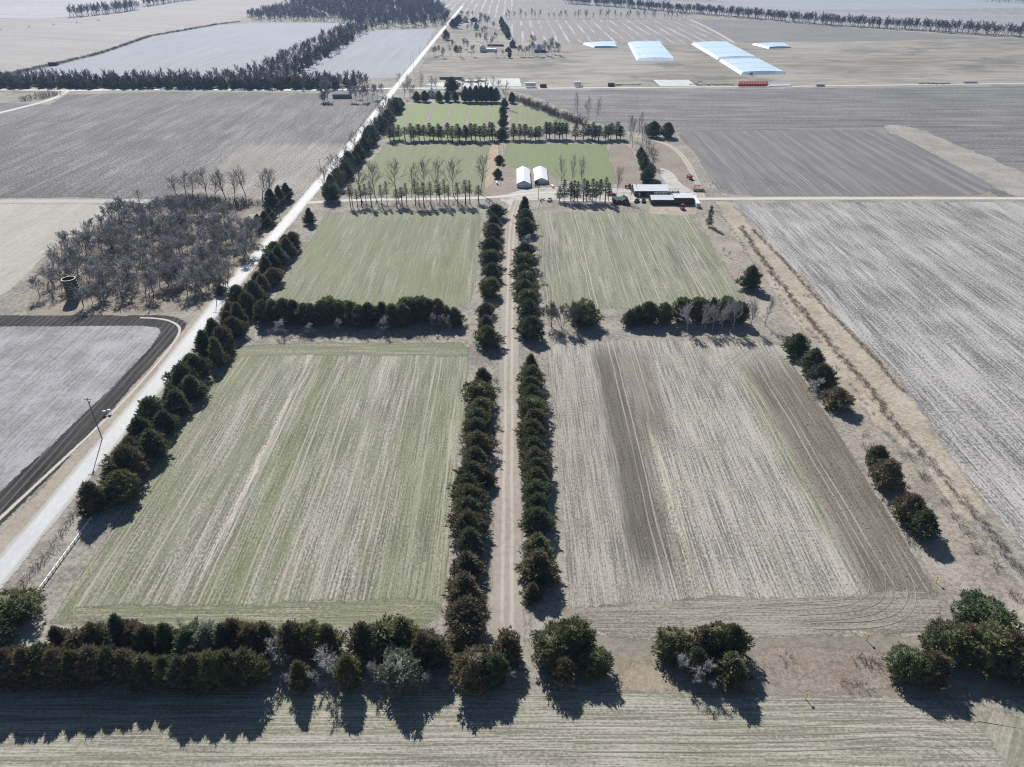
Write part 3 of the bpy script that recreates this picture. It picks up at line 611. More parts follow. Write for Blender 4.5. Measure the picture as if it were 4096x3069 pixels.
def make_cedar(seed, shape, n=480, R=2.6, H=8.0, lean=0.0, ragged=1.0):
    """dense juniper crown of upswept sprays; returns trunk and crown arrays"""
    rs = np.random.RandomState(seed)
    ph = rs.uniform(0, 6.28, 6)
    def prof(t, th):
        if shape == 'cone': r = (1-t)**0.70*(0.35+0.65*np.clip(t/0.16, 0, 1))
        elif shape == 'round': r = np.sqrt(np.clip(1-((t-0.46)/0.56)**2, 0, 1))
        else: r = np.clip(np.sin(np.pi*np.clip(t*0.74+0.26, 0, 1)), 0, 1)**0.80*(0.55+0.45*np.clip(t/0.12, 0, 1))
        lob = 1 + 0.22*np.sin(2*th+ph[0]+3*t) + 0.13*np.sin(5*th+ph[1]-4*t) + 0.12*np.sin(9*t+ph[2]+th) + 0.08*np.sin(11*th+ph[3]+7*t)
        return R*r*lob
    c = TM()
    t = rs.uniform(0.0, 1.0, n)**0.95; th = rs.uniform(0, 6.28, n)
    dep = np.where(rs.rand(n) < 0.75, rs.uniform(0.82, 1.08, n), rs.uniform(0.4, 0.85, n))
    r = prof(t, th)*dep
    z = H*(0.05+0.90*t)
    P = np.stack([r*np.cos(th), r*np.sin(th), z], 1)
    out = np.stack([np.cos(th), np.sin(th), np.zeros(n)], 1)
    up = np.array([0, 0, 1.0])
    upw = 0.55 + 0.9*t if shape != 'round' else 0.15 + 1.3*(t-0.35)
    D = unit(out*(1.0-0.45*t)[:, None] + up*upw[:, None] + rs.normal(size=(n, 3))*0.28)
    k = 6
    Pk = np.repeat(P, k, 0) + rs.normal(size=(n*k, 3))*0.16
    Dk = unit(np.repeat(D, k, 0) + rs.normal(size=(n*k, 3))*0.42)
    L = rs.uniform(0.35, 0.95, n*k)*(1.0 if shape != 'round' else 0.72)*ragged
    c.blades(Pk, Dk, L, rs.uniform(0.07, 0.15, n*k), rs)
    # boughs reaching past the outline
    nb = 52 if shape != 'round' else 40
    tb = rs.uniform(0.02, 0.95, nb); thb = rs.uniform(0, 6.28, nb); q = 12
    reach = rs.uniform(0.98, 1.32, nb) if shape != 'round' else rs.uniform(0.95, 1.10, nb)
    for i in range(nb):
        R1 = float(prof(np.array([tb[i]]), np.array([thb[i]]))[0])*reach[i]
        u = rs.uniform(0.45, 1.0, q); rad_ = R1*u; slope = 0.22+0.75*tb[i]
        pz = H*(0.05+0.90*tb[i]) + (rad_-R1*0.7)*slope
        PB = np.stack([rad_*math.cos(thb[i]), rad_*math.sin(thb[i]), np.maximum(pz, .25)], 1) + rs.normal(size=(q, 3))*0.13
        db = np.array([math.cos(thb[i]), math.sin(thb[i]), slope*1.2])
        kk = 5
        Pk2 = np.repeat(PB, kk, 0); Dk2 = unit(db[None, :] + rs.normal(size=(q*kk, 3))*0.55)
        c.blades(Pk2, Dk2, rs.uniform(0.3, 0.75, q*kk)*ragged, rs.uniform(0.06, 0.13, q*kk), rs)
    # pointed leaders standing out of the crown
    m = 26 if shape != 'round' else 8
    tt = rs.uniform(0.55, 1.0, m); tth = rs.uniform(0, 6.28, m); rr = prof(tt, tth)*0.85
    LP = np.stack([rr*np.cos(tth), rr*np.sin(tth), H*(0.05+0.90*tt)], 1)
    LP[0] = (0, 0, H*0.90); tth[0] = 0
    for p, a in zip(LP, tth):
        q = 16
        u = rs.uniform(0, 1, q); lean_ = np.array([math.cos(a)*0.35, math.sin(a)*0.35, 1.0])
        B = p + np.outer(u, lean_)*rs.uniform(0.5, 1.35)
        Dd = unit(rs.normal(size=(q, 3))*0.55 + up*0.9)
        c.blades(B, Dd, rs.uniform(0.22, 0.42, q)*(1.25-u), rs.uniform(0.05, 0.10, q), rs)
    # added closed core, unseen inside the crown, to block light through it
    nu, nv = 12, 9
    V = [(0, 0, H*0.07)]; F = []
    for j in range(nv):
        tj = 0.04 + 0.90*j/(nv-1)
        a = np.arange(nu)*2*math.pi/nu
        rj = prof(np.full(nu, tj), a)*0.70*(1+0.1*rs.normal(size=nu))
        V += [(rj[i]*math.cos(a[i]), rj[i]*math.sin(a[i]), H*(0.05+0.90*tj)) for i in range(nu)]
    V.append((0, 0, H*0.93))
    for i in range(nu):
        F.append((0, 1+(i+1)%nu, 1+i))
        for j in range(nv-1):
            p, q = 1+j*nu+i, 1+j*nu+(i+1)%nu
            F += [(p, q, q+nu), (p, q+nu, p+nu)]
        F.append((len(V)-1, 1+(nv-1)*nu+i, 1+(nv-1)*nu+(i+1)%nu))
    c.add(V, F)
    tr = TM()
    tr.tube([np.array((0, 0, -0.1)), np.array((0.05, 0, H*0.3)), np.array((0, 0.03, H*0.8))], [0.22, 0.16, 0.05], 6)
    for i in range(5):
        a = rs.uniform(0, 6.28); z0 = H*rs.uniform(0.05, 0.25)
        tr.tube([np.array((0, 0, z0)), np.array((math.cos(a)*R*.5, math.sin(a)*R*.5, z0+0.7))], [0.09, 0.03], 4)
    return tr.arr(), c.arr(), H, 2*R

def make_pine(seed, H=13.0, R=2.3, clear=0.45, whorls=13, fill=1.0, droop=0.1, cone=0.75):
    """pine or spruce with a visible trunk; crown of separate boughs"""
    rs = np.random.RandomState(seed); r = random.Random(seed)
    tr, c = TM(), TM()
    bend = rs.uniform(-0.25, 0.25, 2)
    tp = [np.array((bend[0]*math.sin(u*3), bend[1]*math.sin(u*2.5), H*u-0.1*(u == 0))) for u in (0, .3, .6, .85, 1.0)]
    tr.tube(tp, [0.20, 0.16, 0.11, 0.06, 0.02], 6)
    P, D, L, W = [], [], [], []
    for w in range(whorls):
        u = clear + (1-clear)*(w+rs.uniform(0, .6))/whorls
        if u > 0.985: u = 0.985
        k = (u-clear)/(1-clear)
        rad = R*((1-k)**cone)*min(1, 0.55+k*2.2)*rs.uniform(0.75, 1.15) + 0.15
        nb = rs.randint(4, 7)
        a0 = rs.uniform(0, 6.28)
        for b_ in range(nb):
            if rs.rand() > 0.9*fill + 0.05: continue
            a = a0 + b_*6.28/nb + rs.uniform(-.35, .35); ln = rad*rs.uniform(0.7, 1.15)
            z0 = H*u; dz = ln*(0.25-droop*(1.6-k)) if True else 0
            e = np.array((math.cos(a)*ln, math.sin(a)*ln, z0+dz)); s0 = np.array((0, 0, z0))
            c.tube([s0, (s0+e)/2+np.array((0, 0, 0.05)), e], [0.045, 0.03, 0.012], 3)
            q = int(26*fill*max(0.5, ln/2))
            uu = rs.uniform(0.25, 1.05, q)
            base = s0 + np.outer(uu, e-s0) + rs.normal(size=(q, 3))*np.array((.22, .22, .12))*(0.6+0.25*ln)
            P.append(base); dd = unit((e-s0)[None, :]/ln*0.6 + rs.normal(size=(q, 3))*0.6 + np.array((0, 0, 0.25)))
            D.append(dd); L.append(rs.uniform(0.25, 0.55, q)); W.append(rs.uniform(0.07, 0.14, q))
    q = 30
    P.append(np.stack([rs.normal(size=q)*.12, rs.normal(size=q)*.12, H*rs.uniform(0.93, 1.0, q)], 1)); D.append(unit(rs.normal(size=(q, 3))*.5+np.array((0, 0, .8))))
    L.append(rs.uniform(.2, .4, q)); W.append(rs.uniform(.05, .1, q))
    c.blades(np.concatenate(P), np.concatenate(D), np.concatenate(L), np.concatenate(W), rs)
    # dead stubs below the crown
    for i in range(10):
        a = r.uniform(0, 6.28); z0 = H*r.uniform(0.15, clear); ln = r.uniform(.3, 1.0)
        tr.tube([np.array((0, 0, z0)), np.array((math.cos(a)*ln, math.sin(a)*ln, z0-.1))], [0.03, 0.01], 3)
    return tr.arr(), c.arr(), H, 2*R

def make_bare(seed, H=12.0, spread=0.55, clear=0.25, limbs=9, levels=3, kids=(6, 5, 4), thick=0.022, upsw=0.5, stems=1, twig=(0.5, 1.1), tw=0.022, curl=0.18):
    """leafless tree grown by branching; trunk and main limbs apart from the finer crown"""
    r = random.Random(seed); rs = np.random.RandomState(seed)
    tr, c = TM(), TM()
    TP, TD, TL, TW = [], [], [], []
    def branch(p, d, ln, rad, lev):
        seg = 4 if lev == 0 else (3 if lev == 1 else 2)
        pts, rr = [p], [rad]
        dd = d.copy()
        for i in range(seg):
            dd = dd + rs.normal(size=3)*curl*(0.5 if lev == 0 else 1.0) + np.array((0, 0, upsw*0.16*(lev > 0)))
            dd = dd/np.linalg.norm(dd)
            pts.append(pts[-1] + dd*ln/seg); rr.append(rad*(1-0.80*(i+1)/seg) if lev else rad*(1-0.72*(i+1)/seg))
        (tr if lev <= 1 else c).tube(pts, rr, 6 if lev == 0 else (4 if lev == 1 else 3))
        nk = limbs if lev == 0 else kids[min(lev-1, len(kids)-1)]
        for i in range(nk):
            u = (clear + (1-clear)*(i+r.random())/nk) if lev == 0 else (0.22 + 0.78*(i+r.random())/nk)
            f = u*seg; j = min(int(f), seg-1); q = pts[j] + (pts[j+1]-pts[j])*(f-j)
            ax = pts[j+1]-pts[j]; ax = ax/np.linalg.norm(ax)
            s_ = np.cross(ax, rs.normal(size=3)); s_ /= np.linalg.norm(s_)+1e-9
            ang = spread*r.uniform(0.7, 1.3)*(1.0 if lev else (1.25-0.55*u))
            nd = ax*math.cos(ang) + s_*math.sin(ang)
            nl = ln*(r.uniform(0.42, 0.62) if lev else r.uniform(0.40, 0.60)*(1.25-0.75*u) + 0.05)
            if lev + 1 < levels: branch(q, nd, nl, rr[j]*0.55, lev+1)
            else:
                nt = kids[-1]
                for k in range(nt):
                    s2 = unit((nd + rs.normal(size=3)*0.45 + np.array((0, 0, 0.25*upsw)))[None])[0]
                    TP.append(q); TD.append(s2); TL.append(r.uniform(*twig)); TW.append(tw*r.uniform(.7, 1.3))
    for s0 in range(stems):
        a = r.uniform(0, 6.28); tilt = 0.0 if stems == 1 else r.uniform(0.12, 0.5)
        d = np.array((math.cos(a)*math.sin(tilt)+r.uniform(-.05, .05), math.sin(a)*math.sin(tilt)+r.uniform(-.05, .05), math.cos(tilt)))
        branch(np.array((math.cos(a)*.15*(stems > 1), math.sin(a)*.15*(stems > 1), -0.15)), d, H*(0.82 if stems == 1 else 0.7)*r.uniform(.9, 1.0), H*thick/(1 if stems == 1 else 1.7), 0)
    c.blades(np.array(TP), np.array(TD), np.array(TL), np.array(TW), rs)
    ta, ca = tr.arr(), c.arr()
    allv = np.concatenate([ta[0], ca[0]])
    Hh = float(np.percentile(allv[:, 2], 99.7)); Wd = float(2*np.percentile(np.hypot(allv[:, 0], allv[:, 1]), 95))
    return ta, ca, Hh, Wd

def make_brush(seed, H=2.2, W=2.6, n=26, kids=7):
    """leafless thicket bush: many thin stems from the ground"""
    rs = np.random.RandomState(seed); c = TM(); P, D, L, Wd = [], [], [], []
    for i in range(n):
        a = rs.uniform(0, 6.28); rad = W*0.30*math.sqrt(rs.rand()); t = rs.uniform(0.05, 0.75)
        p = np.array((math.cos(a)*rad, math.sin(a)*rad, -0.05)); d = np.array((math.cos(a)*math.sin(t), math.sin(a)*math.sin(t), math.cos(t)))
        ln = H*rs.uniform(.6, 1.05); e = p + d*ln
        c.tube([p, p+d*ln*.5+rs.normal(size=3)*.05, e], [0.03, 0.02, 0.008], 3)
        for k in range(kids):
            u = rs.uniform(.3, 1); P.append(p+d*ln*u); D.append(d+rs.normal(size=3)*.55); L.append(rs.uniform(.3, .8)*H/2.2); Wd.append(rs.uniform(.012, .026))
    c.blades(np.array(P), unit(np.array(D)), np.array(L), np.array(Wd), rs)
    return c.arr(), H, W

# ---- materials of the vegetation
M['bark'] = bark_mat("dark_bark", (0.055, 0.047, 0.042), (0.12, 0.105, 0.095))
M['bark_grey'] = bark_mat("grey_bark", (0.13, 0.118, 0.115), (0.26, 0.24, 0.235))
M['bark_white'] = bark_mat("pale_bark", (0.34, 0.33, 0.33), (0.54, 0.52, 0.52))
M['twig_grey'] = bark_mat("grey_twigs", (0.25, 0.235, 0.24), (0.43, 0.415, 0.43), rough=0.55, spec=0.45)
M['twig_brown'] = bark_mat("brown_twigs", (0.10, 0.085, 0.078), (0.19, 0.165, 0.15))
M['cedar'] = leaf_mat("cedar_foliage", (0.0706, 0.0887, 0.0555), (0.1294, 0.1508, 0.0854), (0.2255, 0.2271, 0.1324), .42)
M['cedar_olive'] = leaf_mat("olive_cedar_foliage", (0.0980, 0.1115, 0.0577), (0.1725, 0.1837, 0.0897), (0.2940, 0.2850, 0.1366), .5)
M['cedar_bronze'] = leaf_mat("bronze_cedar_foliage", (0.1019, 0.0950, 0.0640), (0.1764, 0.1549, 0.0982), (0.3429, 0.2685, 0.1665), .55)
M['cedar_green'] = leaf_mat("green_cedar_foliage", (0.0862, 0.1198, 0.0620), (0.1529, 0.1900, 0.0939), (0.2451, 0.2685, 0.1366), .48)
M['pine'] = leaf_mat("pine_needles", (0.0575, 0.0818, 0.0532), (0.1149, 0.1392, 0.0814), (0.1896, 0.1938, 0.1190), .4)
M['pine_grey'] = leaf_mat("greyish_pine_needles", (0.1437, 0.1694, 0.1314), (0.2586, 0.2876, 0.2191), (0.4596, 0.4843, 0.3911), .5)
M['pine_sparse'] = leaf_mat("dry_pine_needles", (0.1580, 0.1514, 0.1190), (0.2729, 0.2572, 0.1940), (0.4022, 0.3783, 0.2817), .5)

PROTO = {}
def reg(kind, res, bark, crown):
    ta, ca, H, W = res
    tm = np_mesh(kind+"_trunk", ta[0], ta[1], [M[bark]]); cm = np_mesh(kind+"_crown", ca[0], ca[1], [M[crown]])
    for me in (tm, cm):
        pass
    jm = np_mesh(kind, np.concatenate([ta[0], ca[0]]), np.concatenate([ta[1], ca[1]+len(ta[0])]), [M[bark], M[crown]], [0]*len(ta[1])+[1]*len(ca[1]))
    PROTO.setdefault(kind.rsplit('_v', 1)[0], []).append((tm, cm, jm, H, W))
for i in range(5): reg(f"cedar_v{i}", make_cedar(10+i, 'oval'), 'bark', 'cedar')
for i in range(3): reg(f"conecedar_v{i}", make_cedar(30+i, 'cone', R=2.5, H=9), 'bark', 'cedar')
for i in range(3): reg(f"roundcedar_v{i}", make_cedar(50+i, 'round', n=800, R=3.2, H=7.2), 'bark', 'cedar_olive')
for i in range(4): reg(f"pine_v{i}", make_pine(70+i, R=2.6, clear=0.20+.05*(i%3), whorls=17, fill=1.25), 'bark', 'pine')
for i in range(3): reg(f"sparsepine_v{i}", make_pine(80+i, H=14, R=1.9, clear=0.45, whorls=14, fill=0.9), 'bark', 'pine_sparse')
for i in range(2): reg(f"spruce_v{i}", make_pine(90+i, H=10, R=2.7, clear=0.10, whorls=18, fill=1.25, droop=.3, cone=.85), 'bark', 'pine')
for i in range(4): reg(f"tall_v{i}", make_bare(100+i, H=24, spread=.62, clear=.30, limbs=13, levels=3, kids=(7, 7, 4), thick=.015, twig=(.6, 1.5), tw=.042), 'bark_grey', 'bark_grey')
for i in range(4): reg(f"wood_v{i}", make_bare(120+i, H=13, spread=.60, clear=.28, limbs=10, levels=3, kids=(8, 8, 5), thick=.013, twig=(.5, 1.2), tw=.042, upsw=.8), 'bark', 'twig_grey')
for i in range(3): reg(f"multi_v{i}", make_bare(140+i, H=13, spread=.50, clear=.25, limbs=6, levels=3, kids=(7, 7, 4), thick=.014, stems=4, twig=(.5, 1.1), tw=.042, upsw=.9), 'bark', 'twig_grey')
for i in range(3): reg(f"ornament_v{i}", make_bare(160+i, H=6, spread=.85, clear=.18, limbs=11, levels=3, kids=(7, 7, 4), thick=.014, twig=(.3, .75), tw=.020, upsw=.2), 'bark_grey', 'bark_white')
for i in range(3): reg(f"whitebark_v{i}", make_bare(180+i, H=12, spread=.60, clear=.22, limbs=11, levels=3, kids=(7, 7, 4), thick=.016, twig=(.5, 1.2), tw=.036, upsw=.5), 'bark_white', 'bark_white')
for i in range(3): reg(f"small_v{i}", make_bare(200+i, H=13, spread=.6, clear=.25, limbs=9, levels=2, kids=(7, 6), thick=.014, twig=(.8, 2.0), tw=.075), 'bark', 'twig_grey')
BRUSH = []
for i in range(4):
    (bv, bf), h_, w_ = make_brush(220+i)
    BRUSH.append((np_mesh(f"brush_v{i}", bv, bf, [M['twig_brown']]), h_, w_, bv, bf))

TREES = [0]
def tree(name, label, cat, group, kind, cx, cy, h, w=None, mat=None, mode='c', parts=True, trunkmat=None):
    """one tree standing where its crown centre (mode c) or its foot (mode b) was surveyed; w is the crown width in photo pixels"""
    r = random.Random(f"{name}{cx}{cy}")
    v = PROTO[kind][r.randrange(len(PROTO[kind]))]
    tm, cm, jm, H, W = v
    x, y = G(cx, cy, h*0.5 if mode == 'c' else 0.0)
    sz = h/H
    wm = px2m(w, x, y) if w else W*sz*r.uniform(.9, 1.1)
    sx = wm/W
    rz = r.uniform(0, 6.28)
    if parts:
        o = empty(name, (x, y, 0), rz)
        a = mesh_obj("trunk", tm, o); c = mesh_obj("crown", cm, o)
        if mat:
            c.material_slots[0].link = 'OBJECT'; c.material_slots[0].material = M[mat]
        if trunkmat:
            a.material_slots[0].link = 'OBJECT'; a.material_slots[0].material = M[trunkmat]
    else:
        o = mesh_obj(name, jm); o.location = (x, y, 0); o.rotation_euler = (0, 0, rz)
        if mat:
            o.material_slots[1].link = 'OBJECT'; o.material_slots[1].material = M[mat]
    o.scale = (sx, sx*r.uniform(.92, 1.08), sz)
    tag(o, label, cat, group)
    TREES[0] += 1
    return o
def bush(name, label, group, sx, sy, h, w=None, mode='b', xy=None):
    r = random.Random(f"{name}{sx}{sy}")
    me, H, W, _, _ = BRUSH[r.randrange(4)]
    x, y = xy if xy else G(sx, sy)
    o = mesh_obj(name, me); o.location = (x, y, 0); o.rotation_euler = (0, 0, r.uniform(0, 6.28))
    s_ = h/H; q = (w/W if w else s_*r.uniform(.9, 1.2))
    o.scale = (q, q, s_)
    tag(o, label, "shrub", group)
    return o
def scatter(name, protos, spots, mat, label, kind="stuff"):
    """many small plants nobody could count, as one mesh; protos: (V, F); spots: (x, y, scale_xy, scale_z, angle)"""
    VV, FF, n = [], [], 0
    for i, (x, y, sx, sz, a) in enumerate(spots):
        V, F = protos[i % len(protos)]
        ca, sa = math.cos(a)*sx, math.sin(a)*sx
        Q = np.empty_like(V); Q[:, 0] = V[:, 0]*ca - V[:, 1]*sa + x; Q[:, 1] = V[:, 0]*sa + V[:, 1]*ca + y; Q[:, 2] = V[:, 2]*sz
        VV.append(Q); FF.append(F+n); n += len(V)
    o = mesh_obj(name, np_mesh(name, np.concatenate(VV), np.concatenate(FF), mat if isinstance(mat, list) else [mat]))
    tag(o, label, None, None, kind)
    return o

# ------------------------------------------------------------------ trees, row by row
KN = {'cedar': ("cedar_tree", "cedar"), 'conecedar': ("cedar_tree", "cedar"), 'roundcedar': ("cedar_tree", "cedar"), 'pine': ("pine_tree", "pine tree"),
      'sparsepine': ("pine_tree", "pine tree"), 'spruce': ("spruce_tree", "spruce tree"), 'tall': ("bare_tree", "bare tree"), 'wood': ("bare_tree", "bare tree"),
      'multi': ("bare_tree", "bare tree"), 'ornament': ("bare_tree", "bare tree"), 'whitebark': ("bare_tree", "bare tree"), 'small': ("bare_tree", "bare tree")}
LOOK = {'cedar': "dark green", 'cedar_olive': "olive green", 'cedar_bronze': "bronze brown", 'cedar_green': "fresh green", 'pine_grey': "grey-green"}
def row(items, tmpl, group, parts=True, mode='c', hk=1.12):
    """items: (kind, cx, cy, h, w, mat); tmpl gets {look} and {n}"""
    for i, (k, cx, cy, h, w, mat) in enumerate(items):
        nm, cat = KN[k]
        look = LOOK.get(mat, {'ornament': "small grey", 'whitebark': "leafless pale-barked", 'wood': "leafless grey", 'multi': "leafless many-stemmed", 'tall': "tall leafless", 'small': "leafless grey", 'sparsepine': "thin dry", 'pine': "dark", 'spruce': "dark"}.get(k, "dark green"))
        kindw = {'cedar_tree': "cedar", 'pine_tree': "pine", 'spruce_tree': "spruce", 'bare_tree': "tree"}[nm]
        tree(nm, tmpl.format(look=f"{look} {kindw}", n=ordw(i+1)), cat, group, k, cx, cy, h*hk, w, mat, mode, parts)
M['wood_twig2'] = bark_mat('grey_brown_twigs', (0.12, 0.11, 0.105), (0.27, 0.255, 0.25))
C, O, B, GR, PG = None, 'cedar_olive', 'cedar_bronze', 'cedar_green', 'pine_grey'

# row left of the lane, near to far
row([('cedar',1857,2540,5.5,120,B),('cedar',1863,2455,7.5,150,B),('conecedar',1857,2351,8,140,B),('conecedar',1868,2262,7.5,120,B),('cedar',1879,2165,7,108,C),('cedar',1873,2095,7.3,108,B),('cedar',1873,2040,7.3,104,C),
     ('cedar',1875,1990,7.3,104,O),('cedar',1873,1945,7.3,104,C),('cedar',1884,1898,7.5,110,B),('cedar',1955,1915,4.0,48,B),('cedar',1900,1834,7,100,C),('cedar',1912,1772,7.2,104,B),('cedar',1900,1720,7.4,100,C),('cedar',1908,1680,7.2,96,O),
     ('cedar',1922,1635,7,98,O),('roundcedar',1917,1570,7,104,C),('conecedar',1930,1512,7,76,B)],
    "{look}, {n} from the near end of the row left of the lane", "cedars along the left side of the lane")
row([('cedar',1951,1345,7.2,92,O),('conecedar',1943,1295,6.5,76,B),('cedar',1943,1238,5,64,O),('roundcedar',1957,1147,7.4,82,C),('cedar',1965,1085,7,74,C),('roundcedar',1962,1033,7.2,76,C),('cedar',1965,980,7,72,C),('cedar',1970,925,7.2,72,B),('conecedar',1976,888,7.2,64,C),('cedar',1983,846,7.2,66,C)],
    "{look}, {n} from the mid gap in the far row left of the lane", "cedars along the left side of the lane, far part")
row([('conecedar',2131,2365,4.5,80,B),('conecedar',2155,2262,8,150,B),('conecedar',2152,2192,8,130,O),('cedar',2150,2082,7,106,C),('cedar',2146,2026,7.2,104,GR),('cedar',2140,1972,7.2,100,GR),('cedar',2144,1922,7.4,104,O),('cedar',2165,1890,6,80,B),('cedar',2142,1878,7,98,C),
     ('cedar',2139,1838,7.4,100,B),('cedar',2134,1794,7.2,96,O),('cedar',2125,1756,7,92,C),('cedar',2129,1724,7.2,94,O),('cedar',2135,1680,7.2,92,B),('roundcedar',2131,1633,7,100,O),('cedar',2129,1582,7,92,C),('cedar',2120,1548,7,84,C),('cedar',2129,1503,7,82,O),('conecedar',2123,1456,7,70,O)],
    "{look}, {n} from the near end of the row right of the lane", "cedars along the right side of the lane")
row([('cedar',2122,1308,8,96,C),('cedar',2114,1236,7.5,78,C),('roundcedar',2111,1192,7,72,C),('cedar',2098,1153,7.2,76,C),('roundcedar',2104,1120,7.2,74,C),('cedar',2095,1090,7.2,76,C),('roundcedar',2098,1044,7.2,76,C),('cedar',2098,1003,7.2,74,C),('ornament',2108,955,5.5,56,None),
     ('cedar',2101,905,8,76,C),('cedar',2102,866,7.6,66,C),('conecedar',2098,830,10.5,58,C)],
    "{look}, {n} from the mid gap in the far row right of the lane", "cedars along the right side of the lane, far part")
for i, (cx, cy, h, w) in enumerate([(1868,2205,4.2,84), (1835,2130,4,60), (1872,1845,3.6,60), (1976,1530,3.2,46), (1988,1690,3,44), (1990,1770,3,40)]):
    tree("bare_tree", f"pale sapling poking out of the lane's left cedars, {ordw(i+1)} from the near end", "bare tree", "pale saplings among the lane cedars", 'ornament', cx, cy, h, w)
for i, (cx, cy, h, w) in enumerate([(2150,1000,4.5,50), (2165,1110,4.5,46), (1936,1000,4.5,44), (1930,1060,4.5,44), (1945,905,4.6,44), (2090,1620,3.5,40)]):
    tree("bare_tree", f"grey sapling beside the far lane cedars, {ordw(i+1)} of six", "bare tree", "grey saplings beside the far lane cedars", 'ornament', cx, cy, h, w)

# foreground belt, left of the lane
back = [(234,2556,7,B),(305,2580,5,B),(380,2550,6.5,B),(481,2532,8,C),(538,2553,7,B),(589,2560,7,B),(665,2556,7,O),(753,2566,6.5,GR),(829,2562,6.5,PG),(899,2556,7.2,C),(937,2535,8,B),(1006,2556,7,B),(1063,2550,7,O),(1165,2556,7,B),(1241,2556,7,O),(1310,2556,7,O),(1452,2556,7,B),(1520,2560,7,O),(1612,2541,8.5,O),(1690,2590,7,B),(1743,2606,7.2,O)]
row([('cedar' if i % 3 else 'conecedar', x, y, h, (112 if x < 1500 else 135)*(0.85+0.35*((i*37)%10)/10), m) for i, (x, y, h, m) in enumerate([(x_, y_, h_*(0.95+0.3*((j*53)%10)/10), m_) for j, (x_, y_, h_, m_) in enumerate(back)])], "{look}, {n} from the left end, back rank of the foreground belt", "back rank of the foreground cedar belt")
front = [(-40,2680,8,B),(32,2670,8,B),(114,2662,8.5,B),(168,2656,8.5,O),(228,2668,8.5,B),(298,2668,8.5,O),(373,2656,8.7,B),(443,2656,8.7,C),(505,2662,8.5,B),(582,2680,8,O),(658,2682,8,O),(728,2694,7.5,C),(779,2682,7.8,B),(846,2680,8,O),(915,2668,8.5,O),(985,2668,8.5,O),(1196,2696,7,O),(1390,2682,8,O)]
row([('conecedar' if i in (2, 5, 9, 12, 16) else 'cedar', x, y, h, (118*(0.85+0.35*((i*43)%10)/10)) if i != 16 else 95, m) for i, (x, y, h, m) in enumerate([(x_, y_, h_*(0.9+0.28*((j*59)%10)/10), m_) for j, (x_, y_, h_, m_) in enumerate(front)])], "{look}, {n} from the left end, front rank of the foreground belt", "front rank of the foreground cedar belt")
tree("pine_tree", "billowing grey-green pine in the foreground belt", "pine tree", None, 'roundcedar', 1604, 2682, 8, 160, 'pine_grey')
for i, (cx, cy, h, w) in enumerate([(1112,2622,8,135), (1282,2668,8.5,140), (1490,2690,6.5,80), (1150,2730,5,70), (1712,2728,5,90), (740,2520,7.5,60)]):
    tree("bare_tree", ["spidery pale leafless tree, smaller of two in the foreground belt gap", "spidery pale leafless tree, larger of two in the foreground belt gap", "thin leafless tree squeezed against the grey-green pine", "low leafless bush-like tree under the spidery trees", "pinkish leafless bush-like tree by the last belt cedar", "thin leafless tree behind the foreground belt"][i], "bare tree", None, 'ornament', cx, cy, h, w, None if i != 4 else 'twig_grey')
tree("cedar_tree", "olive cedar at the left picture edge, beside the road", "cedar", None, 'roundcedar', 45, 2430, 6.5, 165, O)
tree("cedar_tree", "dark cedar cut by the left picture edge below the other", "cedar", None, 'cedar', -35, 2520, 7, 150, C)
# clumps in the foreground right of the belt
row([('roundcedar',1890,2672,7,150,B),('cedar',1978,2672,7,110,GR),('cedar',2030,2588,6.5,120,B)], "{look}, {n} of the clump left of the lane's end", "clump left of the lane end")
tree("bare_tree", "pinkish leafless bush-like tree by the clump at the lane's end", "bare tree", None, 'ornament', 2050, 2700, 4, 80, 'twig_grey')
row([('roundcedar',2205,2588,7.5,145,O),('roundcedar',2290,2556,8,150,O),('roundcedar',2384,2645,5.5,115,GR),('cedar',2250,2680,6,95,B)], "{look}, {n} of the round clump right of the lane's end", "round clump right of the lane end")
tree("bare_tree", "leafless pale shrubby tree before the round clump", "bare tree", None, 'ornament', 2240, 2705, 4.5, 110)
row([('roundcedar',2692,2574,6,120,O),('cedar',2815,2570,7.5,115,B),('roundcedar',2872,2562,8,120,C),('cedar',2932,2560,8,110,O),('conecedar',2925,2670,7,150,O),('cedar',2790,2640,6,90,C)], "{look}, {n} of the clump below the fallow field", "clump below the fallow field")
for i, (cx, cy, h, w) in enumerate([(2726,2665,6.5,110), (2822,2712,6.5,115)]):
    tree("bare_tree", ["spreading pale leafless tree, outer one before the clump below the fallow field", "spreading pale leafless tree, inner one before the clump below the fallow field"][i], "bare tree", None, 'ornament', cx, cy, h, w)
row([('roundcedar',3950,2460,5.6,175,GR),('roundcedar',3783,2568,7,165,O),('cedar',3872,2562,7.4,120,B),('roundcedar',3955,2582,8,175,O),('cedar',4050,2596,8,140,B),('roundcedar',3634,2658,6.4,125,GR),('cedar',3736,2664,6.6,125,B),('cedar',4110,2650,8,150,C)], "{look}, {n} of the big clump in the near corner by the ditch", "big corner clump")
